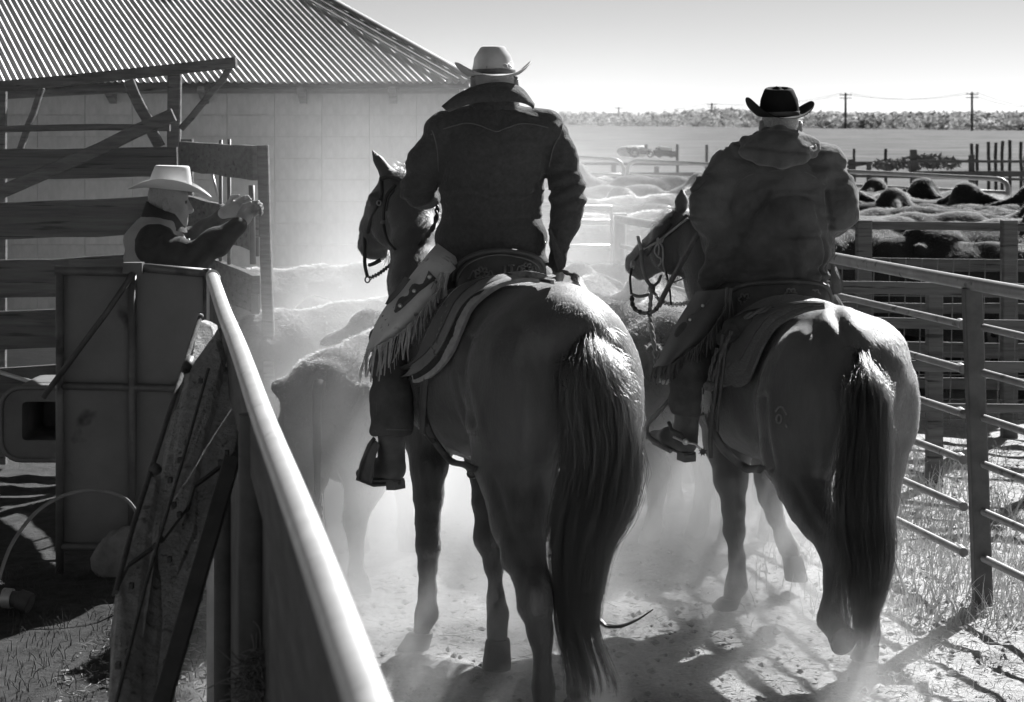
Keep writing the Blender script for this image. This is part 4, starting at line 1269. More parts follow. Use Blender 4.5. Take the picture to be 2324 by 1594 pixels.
def cloth(name, sc, m, parent, folds=(), seed=1, amp=0.0035, it=2, crease=0.0):
    """Garment: blended solid with wrinkles; folds are (fn(V) -> displacement)."""
    V, Q = sc.mesh()
    V = smooth_mesh(V, Q, it, 0.5)
    N = vnormals(V, Q)
    st = V * np.array([1, 1, 2.2])
    dsp = amp * (vnoise(st, 9, seed) + 0.6 * vnoise(st, 19, seed + 1)) + 0.0012 * vnoise(V, 45, seed + 2)
    for f in folds: dsp = dsp + f(V)
    if crease:                                           # soft pinched crease lines
        for q, (sc_, sd) in enumerate(((np.array([7, 7, 4.0]), 3), (np.array([5, 5, 11.0]), 9))):
            nz_ = vnoise(V * sc_, 1.0, seed + sd)
            msk = np.clip(vnoise(V, 4, seed + sd + 1) + .35, 0, 1)
            dsp = dsp - crease * msk * np.exp(-(nz_ / .10) ** 2) + crease * .5 * msk * np.exp(-((nz_ - .28) / .16) ** 2)
    V = V + N * dsp[:, None]
    o = fast_mesh(name, V, Q, m, parent)
    return o, V, Q

def px_of(V):
    return V[:, 0] / V[:, 1] * FPX + CX, (CAMH - V[:, 2]) / V[:, 1] * FPX + HZ

def seam(name, V, pts, r, m, parent, dref, lift=0.002, n=30):
    q = spline([on_skin(V, x, y, dref, lift) for x, y in pts], n)
    for _ in range(4): q[1:-1, 1] = (q[:-2, 1] + q[1:-1, 1] * 2 + q[2:, 1]) / 4
    return MB().tube(list(q), r, 6).build(name, m, parent, True)

def head(parent, c, yaw, s=1.0, hair=None, seed=0, name='body', neck_to=None, pitch=0.0):
    """Head and neck as one surface; front of the face along +Y at yaw 0."""
    cy, sy = math.cos(yaw), math.sin(yaw); cp, sp = math.cos(pitch), math.sin(pitch)
    c = np.asarray(c, float)
    def W(x, y, z):
        y, z = y * cp - z * sp, y * sp + z * cp
        return c + s * np.array([x * cy - y * sy, x * sy + y * cy, z])
    R = np.array([[cy, sy, 0], [-sy, cy, 0], [0, 0, 1.0]])
    h = Sculpt(0.0055, 0.025)
    h.ell(W(0, -0.01, 0.03), np.array([.076, .096, .095]) * s, R)
    h.ell(W(0, 0.035, -0.045), np.array([.058, .062, .07]) * s, R)
    h.cone(W(-.03, .05, .018), W(.03, .05, .018), .030 * s, .030 * s)
    h.cone(W(0, .088, .005), W(0, .108, -.030), .012 * s, .017 * s, .012)
    h.cone(W(-.012, .098, -.034), W(.012, .098, -.034), .011 * s, .011 * s, .01)
    h.cone(W(-.018, .092, -.060), W(.018, .092, -.060), .010 * s, .010 * s, .006)
    h.cone(W(-.016, .089, -.076), W(.016, .089, -.076), .0095 * s, .0095 * s, .006)
    h.ell(W(0, .080, -.100), np.array([.026, .022, .022]) * s, R)
    for sx in (-1, 1):
        h.ell(W(sx * .084, -.010, -.014), np.array([.013, .021, .034]) * s, R, .006); h.ell(W(sx * .097, -.006, -.012), np.array([.008, .011, .020]) * s, R, .006, True)
        h.cone(W(sx * .040, .064, -.025), W(sx * .03, .07, -.05), .024 * s, .018 * s)
        h.ell(W(sx * .031, .088, .008), np.array([.016, .012, .010]) * s, R, .008, True)
        h.cone(W(sx * .055, .02, -.065), W(sx * .03, .06, -.098), .020 * s, .016 * s)
    nk = W(0, -.025, -.16) if neck_to is None else np.asarray(neck_to, float)
    h.cone(W(0, -.015, -.03), nk, .062 * s, .068 * s, .03)
    V, Q = h.mesh(); V = smooth_mesh(V, Q, 1, .4)
    o = fast_mesh(name, V, Q, M_SKIN, parent)
    for sx in (-1, 1):
        MB().ball(W(sx * .031, .076, .008), .0115 * s, 8, 6).build('eye', bpy.data.materials['horse_eye'], parent, True)
    if hair:
        lo = W(0, 0, 0)
        fy = np.array([-sy, cy, 0])
        coat('hair', V, Q, 5000, 0.008, lambda p: np.tile([0, 0, -1.0], (len(p), 1)), hair, parent, seed, lift=.3, rad=.0006,
             weight=lambda q: ((q - c) @ fy < 0.035) * ((q - c)[:, 2] > -0.075) * ((q - c)[:, 2] < 0.12) * 1.0 + 1e-6, k=3)
    return o

def fringe(name, edge, dirs, n, m, parent, lmin, lmax, w, seed):
    """Hanging thongs from an edge curve (world points)."""
    rg = np.random.default_rng(seed)
    e = spline(edge, n)
    fm = MB()
    for i in range(n):
        L = rg.uniform(lmin, lmax)
        d0 = np.asarray(dirs, float) + rg.normal(0, .16, 3) * np.array([1, .5, .2])
        p0 = e[i] + np.array([0, -.004 - .01 * rg.random(), 0.004])
        p1 = p0 + nrm(d0) * L * .5 + rg.normal(0, .004, 3); p2 = p0 + nrm(d0 + np.array([0, 0, -.5])) * L + rg.normal(0, .006, 3)
        fm.tube(list(spline([p0, p1, p2], 5)), [w, w, w * .9, w * .8, w * .5], 4, flat=.45)
    return fm.build(name, m, parent)

def boot(parent, ankle, heel, toe, rpx, d, m=M_BOOT, shaft_top=None, name='boot'):
    b = Sculpt(0.0075, 0.03)
    A, H, T = np.asarray(ankle), np.asarray(heel), np.asarray(toe)
    up = np.asarray(shaft_top) if shaft_top is not None else A + np.array([0, 0, .16])
    b.cone(up, A, rpx * 1.15, rpx * 0.95)
    b.cone(A, A * .55 + H * .45, rpx * .95, rpx * .85)
    b.cone(H + (T - H) * .12 + np.array([0, 0, .03]), T - (T - H) * .45 + np.array([0, 0, .04]), rpx * .8, rpx * .75)
    b.cone(T - (T - H) * .45 + np.array([0, 0, .04]), T + np.array([0, 0, .022]), rpx * .74, rpx * .42)
    V, Q = b.mesh(); V = smooth_mesh(V, Q, 1, .5)
    o = fast_mesh(name, V, Q, m, parent)
    ax, s_, u_ = frame(T - H)
    sole = MB()
    out = [(0, -.030), (0, .030), (.3, .030), (.62, .042), (.85, .032), (1.06, 0), (.85, -.032), (.62, -.042), (.3, -.030)]
    pl = [H + (T - H) * t + s_ * w + u_ * 0.004 for t, w in out]
    sole.prism(pl[::-1], -u_ * 0.009); sole.build('sole', M_CHAPS_D, o)
    hl = MB(); hl.prism([H + (T - H) * t + s_ * w - u_ * .004 for t, w in ((-.02, -.028), (-.02, .028), (.2, .028), (.2, -.028))][::-1], -u_ * 0.03)
    hl.build('heel', M_CHAPS_D, o)
    return o

# ---- rider in the denim jacket
r1 = thing('person', P(1115, 650, 7.8), 'rider in dark denim jacket, stained pale felt hat and fringed pale chaps', 'person', 'riders')
j1 = Sculpt(0.0078, 0.05)
dT = 7.85
j1.ell(P(1122, 350, dT), (.222, .145, .17)); j1.ell(P(1116, 440, dT), (.207, .145, .17)); j1.ell(P(1114, 540, dT), (.225, .16, .15))
j1.ell(P(1106, 595, dT - .01), (.245, .175, .065), None, .04)
j1.cone(P(1012, 296, dT), P(1240, 296, dT), .072, .072)
j1.cone(P(1122, 262, dT), P(1015, 292, dT), .065, .058); j1.cone(P(1122, 262, dT), P(1237, 290, dT), .065, .058)
pc(j1, [(1004, 305, 7.85, 38), (968, 370, 7.86, 42), (949, 428, 7.9, 38)], .03)
pc(j1, [(949, 430, 7.9, 38), (965, 445, 8.05, 30), (985, 430, 8.25, 24)], .03)
pc(j1, [(1250, 305, 7.85, 37), (1272, 360, 7.84, 38), (1287, 425, 7.82, 38), (1290, 455, 7.8, 38)], .025)
pc(j1, [(1290, 458, 7.8, 37), (1283, 505, 7.78, 32), (1272, 545, 7.77, 23), (1266, 588, 7.76, 17), (1263, 606, 7.76, 16)], .025)
def f_waist(V):
    x, y = px_of(V)
    back = (V[:, 1] < dT) * 1.0
    z = 0
    for yy, a, s in ((441, .006, 3.0), (497, .0045, 3.5), (468, .003, 5)):
        z = z - a * np.exp(-((y - yy - 3 * np.sin(x / 40.)) / s) ** 2) + a * .7 * np.exp(-((y - yy + 9) / 6) ** 2)
    arm = ((x < 992) | (x > 1246)) & (y > 330)
    cr = 0.006 * np.sin(y / 5.5 + x / 14.) * np.exp(-((y - 440) / 45.) ** 2)
    return np.where(arm, cr * 1.0, z * back)
jo1, JV1, JQ1 = cloth('jacket', j1, M_DENIM, r1, [f_waist], 5, .004, crease=.0075)
col = MB()
lowr = [(1018, 252, 7.76), (1050, 240, 7.715), (1085, 233, 7.695), (1122, 231, 7.69), (1160, 231, 7.695), (1190, 236, 7.72), (1210, 246, 7.78)]
uppr = [(1003, 243, 7.73), (1040, 215, 7.725), (1085, 196, 7.735), (1122, 190, 7.745), (1155, 191, 7.75), (1185, 204, 7.765), (1211, 238, 7.79)]
g = []
lo_, up_ = spline(lowr, 26), spline(uppr, 26)
for t in np.linspace(0, 1, 6):
    g.append([P(*(lo_[i] * (1 - t) + up_[i] * t + np.array([0, 0, -.018 * math.sin(math.pi * t)]))) for i in range(26)])
col.sheet(g, .006); col.build('collar', M_DENIM, jo1, True, 60)
inner = MB(); inner.loft([[P(1122, y, dT) + np.array([math.cos(a) * rx, math.sin(a) * rx * .95 - .0, 0]) for a in np.linspace(0, 2*math.pi, 24, endpoint=False)] for y, rx in ((250, .105), (225, .095), (203, .088), (202, .082), (240, .08))], cap=False)
inner.build('collar_stand', M_DENIM, jo1, True)
seam('yoke_seam', JV1, [(978, 306), (1010, 292), (1055, 280), (1085, 284), (1110, 294), (1128, 299), (1150, 291), (1180, 281), (1215, 283), (1245, 291), (1274, 300)], .0028, M_DENIM_EDGE, jo1, 7.72)
seam('armhole_seam', JV1, [(975, 284), (984, 306), (992, 340), (995, 390)], .0026, M_DENIM_EDGE, jo1, 7.72)
seam('armhole_seam', JV1, [(1276, 280), (1272, 305), (1256, 335), (1246, 380)], .0026, M_DENIM_EDGE, jo1, 7.72)
seam('hem_seam', JV1, [(966, 614), (1000, 617), (1050, 618), (1110, 617)], .0022, M_DENIM_EDGE, jo1, 7.68)
for x, y in ((972, 598), (1237, 552)):
    MB().ball(on_skin(JV1, x, y, 7.7, .004), .0055, 8, 5).build('snap', M_CONCHO, jo1, True)
MB().tube([P(1254, 575, 7.74), P(1262, 590, 7.73), P(1280, 582, 7.73), P(1292, 560, 7.735)], .004, 6).build('cuff_seam', M_DENIM_EDGE, jo1, True)
flap = patch([(1243, 520, 7.72), (1252, 560, 7.7), (1262, 600, 7.7), (1268, 616, 7.7)], [(1252, 520, 7.74), (1268, 555, 7.72), (1284, 585, 7.72), (1283, 606, 7.72)], .01, 8, 5)
flap.build('cuff', M_DENIM, jo1, True)
head(r1, P(1121, 184, 7.87), 0.12, 1.03, HM_GREYHAIR, 3, neck_to=P(1122, 262, 7.85))
hat(r1, P(1119, 171, 7.86), .086, .105, .118, .50, .163, .20, .052, .056, M_FELT_G, yaw=0.1, dip=.012, dents=.2, mid=.92, crease=.02, tilt=-.03)
hd = Sculpt(.006, .015)                                 # rein hand, closed
hc_ = P(985, 440, 8.3)
hd.ell(hc_, (.045, .035, .04))
for k in range(4): hd.cone(hc_ + np.array([-.03 + .02 * k, .03, .015]), hc_ + np.array([-.03 + .02 * k, .035, -.02]), .0095, .0085, .008); hd.cone(hc_ + np.array([-.03 + .02 * k, .035, -.02]), hc_ + np.array([-.03 + .02 * k, .01, -.035]), .0085, .008, .008)
hd.cone(hc_ + np.array([.035, .01, .02]), hc_ + np.array([.01, .04, .035]), .011, .009, .008)
V, Q = hd.mesh(); fast_mesh('hand', V, Q, M_SKIN, r1)
hd = Sculpt(.006, .015)
hc_ = P(1268, 618, 7.8)
hd.ell(hc_, (.025, .04, .045))
for k in range(4): hd.cone(hc_ + np.array([-.005, -.03 + .02 * k, -.03]), hc_ + np.array([-.012, -.03 + .02 * k, -.065]), .0095, .0085, .008); hd.cone(hc_ + np.array([-.012, -.03 + .02 * k, -.065]), hc_ + np.array([-.03, -.03 + .02 * k, -.085]), .0085, .0075, .008)
hd.cone(hc_ + np.array([-.01, .035, -.0]), hc_ + np.array([-.03, .05, -.04]), .011, .009, .008)
V, Q = hd.mesh(); fast_mesh('hand', V, Q, M_SKIN, r1)
g1 = Sculpt(0.009, 0.04)
g1.ell(P(1115, 625, 7.86), (.20, .17, .11))
pc(g1, [(1050, 640, 7.8, 58), (960, 700, 7.72, 56), (893, 770, 7.62, 48), (889, 830, 7.52, 44), (889, 900, 7.44, 44), (889, 950, 7.42, 44), (888, 992, 7.42, 47)], .04)
pc(g1, [(1190, 640, 8.0, 58), (1270, 720, 8.15, 52), (1300, 800, 8.15, 44), (1300, 960, 8.05, 42)], .04)
g1.ell(P(889, 1076, 7.42), (.3, .3, mpx(91, 7.42)), None, .003, True)
jn, JN, _ = cloth('jeans', g1, M_JEANS, r1, [lambda V: .0025 * np.sin(px_of(V)[1] / 13 + px_of(V)[0] / 12) * (px_of(V)[1] > 780)], 8, .003, crease=.005)
seam('jeans_seam', JN, [(858, 800), (857, 860), (855, 920), (853, 980)], .0022, M_DENIM_EDGE, jn, 7.36)
MB().tube([P(889 + 46 * math.cos(a), 977 + 3 * math.sin(a), 7.42 - .075 * math.sin(a) * -1 if False else 7.42 + .075 * math.sin(a)) for a in np.linspace(0, 2 * math.pi, 24, endpoint=False)], .005, 6, closed=True).build('cuff', M_DENIM_EDGE, jn, True)
boot(r1, P(888, 1030, 7.46), P(905, 1090, 7.42), P(818, 1088, 7.56), .047, 7.45, shaft_top=P(889, 985, 7.42))
boot(r1, P(1300, 1010, 8.05), P(1300, 1060, 8.0), P(1275, 1060, 8.2), .05, 8.0, shaft_top=P(1300, 950, 8.05))
ch1 = patch([(992, 552, 7.78), (968, 580, 7.64), (930, 628, 7.58), (886, 681, 7.52), (855, 729, 7.47), (830, 795, 7.43)],
            [(1052, 596, 7.74), (1022, 622, 7.57), (1000, 655, 7.50), (978, 684, 7.46), (925, 745, 7.42), (845, 800, 7.40)], .05, 22, 12, .004)
cho = ch1.build('chaps', M_CHAPS, r1, True, 70)
ed = [P(1014, 628, 7.5), P(1000, 655, 7.46), P(978, 684, 7.42), (P(951, 715, 7.40)), P(913, 753, 7.38), P(869, 781, 7.37), P(832, 797, 7.38)]
fringe('fringe', ed, (-.22, 0, -1), 74, M_FR_L, cho, .085, .14, .0042, 12)
fringe('fringe', [P(1000, 620, 7.47), P(1020, 622, 7.46)], (-.08, 0, -1), 12, M_FR_L, cho, .12, .2, .0045, 13)
yk = patch([(972, 614, 7.535), (955, 640, 7.52), (935, 646, 7.505), (922, 668, 7.49), (905, 678, 7.475), (893, 705, 7.455)],
           [(990, 632, 7.50), (972, 652, 7.485), (957, 670, 7.47), (942, 684, 7.455), (922, 702, 7.44), (898, 711, 7.43)], .028, 16, 6, .004)
yk.build('overlay', M_YOKE, cho, True, 60)
for x, y, d in ((975, 629, 7.47), (940, 661, 7.445), (908, 694, 7.42)):
    MB().ball(P(x, y, d), (.0085, .005, .0085), 10, 6).build('concho', M_CONCHO, cho, True)
thong = patch([(918, 628, 7.50), (900, 655, 7.49), (884, 672, 7.48), (874, 690, 7.47)], [(932, 634, 7.50), (912, 660, 7.49), (892, 682, 7.48), (880, 692, 7.47)], .006, 8, 4)
thong.build('thong', M_YOKE, cho, True)

# ---- rider in the hooded coat
r2 = thing('person', P(1765, 690, 8.55), 'heavyset rider in dusty dark hooded coat, black creased hat and dark fringed chaps', 'person', 'riders')
j2 = Sculpt(0.0082, 0.06)
dU = 8.6
j2.ell(P(1765, 420, dU), (.235, .18, .17)); j2.ell(P(1762, 490, dU), (.255, .20, .17)); j2.ell(P(1755, 560, dU), (.268, .21, .15)); j2.ell(P(1738, 625, dU), (.285, .215, .06), None, .05)
j2.cone(P(1665, 380, dU), P(1870, 380, dU), .085, .085)
j2.cone(P(1768, 325, dU), P(1668, 375, dU), .08, .07); j2.cone(P(1768, 325, dU), P(1868, 375, dU), .08, .07)
pc(j2, [(1655, 395, 8.6, 46), (1618, 440, 8.58, 46), (1609, 480, 8.55, 44)], .04)
pc(j2, [(1609, 482, 8.55, 43), (1625, 505, 8.75, 34), (1640, 500, 8.95, 27)], .04)
pc(j2, [(1875, 400, 8.6, 46), (1898, 440, 8.58, 46), (1905, 476, 8.55, 43)], .04)
pc(j2, [(1905, 478, 8.55, 42), (1890, 505, 8.75, 33), (1870, 500, 8.95, 27)], .04)
j2.cone(P(1650, 560, 8.5), P(1606, 640, 8.44), .07, .045)
j2.cone(P(1640, 540, 8.55), P(1620, 545, 8.6), .06, .05)
def f_coat(V):
    x, y = px_of(V)
    z = .010 * np.sin((x - 1700) / 12.0 + (y - 400) / 60.) * np.exp(-((x - 1870) / 40.) ** 2) * np.exp(-((y - 400) / 80.) ** 2)
    z = z - .020 * np.exp(-(((x - 1690 - 6 * np.sin(y / 17.)) - (520 - y) * .55) / 13.) ** 2) * (y > 430) * (y < 590)
    z = z - .022 * np.exp(-(((x - 1880) + (470 - y) * .15) / 6.) ** 2) * (y > 430) * (y < 520)
    z = z + .008 * np.sin(y / 9. + x / 25.) * np.exp(-((y - 600) / 40.) ** 2)
    z = z - .008 * np.exp(-((y - 632) / 5.) ** 2)
    return z
jo2, JV2, JQ2 = cloth('coat', j2, M_COAT, r2, [f_coat], 15, .007, crease=.015)
hood = Sculpt(0.009, 0.035)
pc(hood, [(1694, 328, 8.52, 15), (1702, 340, 8.45, 19), (1735, 353, 8.40, 21), (1778, 359, 8.38, 22), (1815, 350, 8.40, 20), (1842, 340, 8.46, 16), (1848, 330, 8.54, 12)])
pc(hood, [(1700, 325, 8.5, 18), (1740, 322, 8.42, 24), (1785, 325, 8.40, 24), (1835, 325, 8.48, 18)])
pc(hood, [(1735, 305, 8.5, 12), (1768, 300, 8.46, 13), (1808, 306, 8.5, 12)])
def f_hood(V):
    x, y = px_of(V)
    return -.008 * np.exp(-((y - 340 - .10 * (x - 1770)) / 5.) ** 2) + .002 * np.sin(x / 11. + y / 7.)
cloth('hood', hood, M_COAT, jo2, [f_hood], 18, .004, crease=.006)
seam('back_seam', JV2, [(1668, 425), (1700, 398), (1760, 388), (1830, 392), (1872, 420)], .002, M_DENIM_EDGE, jo2, 8.42)
cordp = spline([P(1845, 333, 8.40), P(1838, 336, 8.38), (P(1846, 342, 8.38)), P(1853, 338, 8.39), P(1850, 328, 8.40)], 16)
MB().tube(list(cordp), .004, 6).build('drawstring', mat('pale_cord', .5, .6), jo2, True)
pk = patch([(1886, 600, 8.42), (1884, 640, 8.4), (1882, 672, 8.4)], [(1897, 600, 8.46), (1912, 632, 8.44), (1915, 664, 8.44)], .02, 8, 6)
pk.build('coat_flap', M_COAT, jo2, True)
head(r2, P(1770, 283, 8.63), 0.08, 1.02, HM_WHITEHAIR, 4, neck_to=P(1770, 335, 8.6))
hat(r2, P(1769, 263, 8.62), .084, .105, .122, .66, .160, .205, .085, .060, M_FELT_B, yaw=0.08, dip=.006, dents=1.1, mid=1.0, crease=.034, tilt=.03, roll=0.03, band=M_BAND)
hd = Sculpt(.006, .015)
hc_ = P(1645, 500, 9.0)
hd.ell(hc_, (.045, .035, .04))
for k in range(4): hd.cone(hc_ + np.array([-.03 + .02 * k, .03, .015]), hc_ + np.array([-.03 + .02 * k, .035, -.02]), .0095, .0085, .008); hd.cone(hc_ + np.array([-.03 + .02 * k, .035, -.02]), hc_ + np.array([-.03 + .02 * k, .01, -.035]), .0085, .008, .008)
hd.cone(hc_ + np.array([.035, .01, .02]), hc_ + np.array([.01, .04, .035]), .011, .009, .008)
V, Q = hd.mesh(); fast_mesh('hand', V, Q, M_SKIN, r2)
g2 = Sculpt(0.009, 0.04)
g2.ell(P(1755, 660, 8.62), (.25, .2, .12))
pc(g2, [(1690, 680, 8.5, 62), (1620, 730, 8.4, 52), (1570, 780, 8.3, 46), (1566, 840, 8.22, 41), (1563, 900, 8.18, 39), (1561, 948, 8.17, 40)], .04)
pc(g2, [(1840, 680, 8.8, 56), (1900, 760, 8.9, 50), (1920, 820, 8.9, 42), (1915, 940, 8.8, 38)], .04)
g2.ell(P(1561, 1034, 8.17), (.3, .3, mpx(93, 8.17)), None, .003, True)
jn2, JN2, _ = cloth('jeans', g2, M_JEANS, r2, [lambda V: .004 * np.sin(px_of(V)[1] / 8) * (px_of(V)[1] > 800)], 28, .004, crease=.005)
boot(r2, P(1556, 975, 8.2), P(1566, 1030, 8.14), P(1482, 1000, 8.36), .048, 8.2, shaft_top=P(1560, 935, 8.17))
boot(r2, P(1915, 990, 8.8), P(1915, 1030, 8.7), P(1900, 1030, 8.95), .045, 8.8, shaft_top=P(1915, 930, 8.8))
spur = MB(); spur.tube([P(1528, 992, 8.12), P(1555, 1004, 8.08), P(1578, 1008, 8.1), P(1590, 1020, 8.1)], .005, 6)
sp = spur.build('spur', M_CONCHO, r2, True)
MB().ball(P(1556, 1003, 8.07), (.014, .006, .014), 10, 6).build('concho', M_CONCHO, sp, True)
rw = P(1595, 1026, 8.1)
MB().prism([rw + np.array([math.cos(a), 0, math.sin(a)]) * (.02 if i % 2 else .010) for i, a in enumerate(np.linspace(0, 2*math.pi, 16, endpoint=False))], (0, .003, 0)).build('rowel', M_STEEL, sp)
MB().tube([P(1518, 958, 8.14), P(1524, 975, 8.1), P(1546, 985, 8.1), P(1552, 1000, 8.08)], .009, 6, flat=.4).build('strap', M_CHAPS_D, sp, True)
ch2 = patch([(1580, 662, 8.42), (1540, 725, 8.36), (1510, 780, 8.30), (1484, 835, 8.27)],
            [(1662, 655, 8.34), (1640, 700, 8.28), (1600, 765, 8.22), (1535, 825, 8.2)], .07, 20, 12, .004)
cho2 = ch2.build('chaps', M_CHAPS_D, r2, True, 70)
fringe('fringe', [P(1650, 690, 8.24), P(1628, 730, 8.2), P(1600, 768, 8.17), P(1560, 803, 8.16), P(1530, 824, 8.16)], (-.25, 0, -1), 46, M_CHAPS_D, cho2, .06, .11, .004, 22)
fringe('fringe', [P(1533, 826, 8.16), P(1505, 830, 8.2), P(1484, 836, 8.24)], (-.1, 0, -1), 26, M_CHAPS_D, cho2, .05, .08, .0045, 23)
fringe('fringe', [P(1648, 655, 8.25), P(1662, 656, 8.25)], (-.1, 0, -1), 9, M_CHAPS_D, cho2, .12, .2, .0045, 24)
for x, y, d in ((1595, 694, 8.26), (1566, 726, 8.245)):
    MB().ball(P(x, y, d), (.0075, .004, .0075), 10, 6).build('concho', M_CONCHO, cho2, True)
ov = [(1612, 672), (1604, 690), (1588, 700), (1578, 712), (1562, 716), (1557, 735), (1572, 736), (1582, 728), (1600, 718), (1610, 702), (1622, 690)]
MB().tube([P(x, y, 8.285 - .03 * ((x - 1550) / 70.)) for x, y in ov], .0022, 5).build('overlay_stitch', M_YOKE, cho2, True)

# ---- man in the pale hat working the gate latch
r3 = thing('person', P(360, 1300, 9.75) * np.array([1, 1, 0]), 'man in pale hat and light vest reaching up to the gate latch', 'person')
dM = 9.75
v3 = Sculpt(0.011, 0.06)
v3.ell(P(352, 560, dM), (.155, .19, .15)); v3.ell(P(358, 640, dM), (.15, .19, .2)); v3.ell(P(362, 720, dM), (.155, .19, .15))
v3.cone(P(352, 532, dM - .12), P(362, 528, dM + .14), .07, .065)
v3.cone(P(365, 500, dM), P(350, 540, dM), .075, .1)
cloth('vest', v3, mat('light_vest', .30, .38, rough=.9, scale=5, bump=.4, bump_scale=20), r3, [lambda V: .006 * np.sin(px_of(V)[1] / 8 + px_of(V)[0] / 30)], 31, .005)
M_SHIRT = mat('dark_work_shirt', 0.035, 0.06, rough=.9, scale=8, bump=.4, bump_scale=22)
a3 = Sculpt(0.009, 0.04)
pc(a3, [(352, 555, 9.60, 48), (385, 582, 9.52, 44), (440, 585, 9.46, 37)], .04)
pc(a3, [(440, 585, 9.46, 36), (490, 552, 9.48, 30), (540, 512, 9.52, 21)], .04)
pc(a3, [(380, 535, 9.95, 40), (430, 560, 10.0, 30), (470, 525, 9.98, 25), (515, 484, 9.92, 19)], .03)
def f_sl(V):
    x, y = px_of(V)
    return .008 * np.sin((x + y * .8) / 7.) * np.exp(-((x - 440) / 50.) ** 2)
sl, SLV, _ = cloth('shirt_sleeves', a3, M_SHIRT, r3, [f_sl], 33, .005, crease=.007)
cl3 = MB(); cl3.loft([[P(cx_, y, dM) + np.array([math.cos(a) * rx, math.sin(a) * rx * 1.05, math.cos(a) * -.035]) for a in np.linspace(0, 2*math.pi, 22, endpoint=False)] for cx_, y, rx in ((372, 512, .115), (372, 492, .10), (373, 473, .088), (373, 474, .08))], cap=False)
cl3.build('collar', M_SHIRT, r3, True)
head(r3, P(384, 458, dM), -math.pi / 2 + .12, 1.0, HM_DARKHAIR, 6, neck_to=P(368, 512, dM), pitch=-.12)
hat(r3, P(386, 428, dM), .085, .105, .115, .72, .17, .205, .05, .05, M_FELT_W, yaw=-math.pi / 2 + .12, dip=.022, dents=.2, mid=1.0, crease=.03, tilt=-.1)
def grip_hand(c, dirx, parent, s=1.0):
    """A hand closing on a rod: palm, four bent fingers, thumb on the side."""
    h = Sculpt(.0055, .012)
    c = np.asarray(c, float); dx = nrm(dirx); _, sd, up = frame(dx)
    h.ell(c, np.array([.044, .022, .038]) * s, np.array([dx, sd, up]))
    h.cone(c - dx * .05 * s, c - dx * .02 * s, .026 * s, .026 * s, .02)
    for k in range(4):
        L = (.040, .045, .042, .033)[k] * s
        b0 = c + dx * .036 * s + up * (.027 - .018 * k) * s
        b1 = b0 + dx * L * .8 + sd * .010; b2 = b1 + nrm(dx * .2 + sd * 1.0) * L * .7; b3 = b2 + nrm(-dx * .8 + sd * .4) * L * .5
        h.path([b0, b1, b2, b3], [.0095 * s, .0088 * s, .008 * s, .007 * s], .006)
    t0 = c - dx * .012 * s + up * .032 * s
    h.path([t0, t0 + nrm(dx * .7 + up * .6 + sd * .5) * .035 * s, t0 + nrm(dx * 1.0 + up * .35 + sd * .7) * .062 * s], [.0115 * s, .010 * s, .008 * s], .008)
    V, Q = h.mesh(); V = smooth_mesh(V, Q, 1, .4)
    return fast_mesh('hand', V, Q, M_SKIN, parent)
grip_hand(P(556, 492, 9.6), (0.45, .55, .5), r3, 1.1)
grip_hand(P(530, 474, 9.9), (0.75, .3, .35), r3, 1.1)
p3 = Sculpt(0.014, 0.06)
p3.ell(P(362, 760, dM), (.15, .19, .12))
pc(p3, [(362, 770, dM - .1, 45), (365, 1000, dM - .1, 34), (362, 1225, dM - .1, 26)], .05); pc(p3, [(362, 770, dM + .1, 45), (362, 1000, dM + .1, 34), (358, 1215, dM + .1, 26)], .05)
cloth('jeans', p3, M_JEANS, r3, (), 35, .005)
boot(r3, P(362, 1215, dM - .1), np.array([P(355, 0, dM)[0] - .03, dM - .1, .03]), np.array([P(355, 0, dM)[0] + .24, dM - .1, .03]), .05, dM)
boot(r3, P(358, 1205, dM + .1), np.array([P(350, 0, dM)[0] - .03, dM + .1, .03]), np.array([P(350, 0, dM)[0] + .24, dM + .1, .03]), .05, dM)
for k, (x, y) in enumerate(((428, 545), (436, 552), (447, 557))):
    MB().ball(P(x, y, 9.62), .008, 8, 5).build('snap', M_CONCHO, r3, True)
# ------------------------------------------------------------------ saddles, pads, bridles, ropes
M_LEATHER = mat('oiled_saddle_leather', 0.06, 0.11, rough=0.5, scale=9, spec=0.4, bump=0.35, bump_scale=40, bdist=0.004)
M_LEATHER_L = mat('worn_saddle_leather', 0.14, 0.22, rough=0.6, scale=8, spec=0.35, bump=0.6, bump_scale=30, bdist=0.005)
M_FLEECE = mat('felt_saddle_pad', 0.32, 0.46, rough=1, scale=30, spec=0.05, bump=0.8, bump_scale=70, bdist=0.006)
M_BLANKET = mat('dark_wool_blanket', 0.05, 0.08, rough=1, scale=14, spec=0.05, bump=0.8, bump_scale=60)
M_WEAVE = mat('grey_woven_blanket', 0.15, 0.24, rough=1, scale=60, stretch=(1, 1, 3), spec=0.05, bump=0.8, bump_scale=90)
M_STRAP = mat('black_bridle_leather', 0.025, 0.05, rough=0.5, spec=0.4, scale=12)
M_ROPE = mat('pale_mecate_rope', 0.32, 0.45, rough=0.9, scale=60, bump=0.6, bump_scale=120)
M_ROPE_D = mat('braided_rein', 0.09, 0.16, rough=0.7, scale=80, bump=0.5, bump_scale=150)
M_CHAIN = mat('steel_chain', 0.25, 0.35, rough=0.35, metallic=0.8)

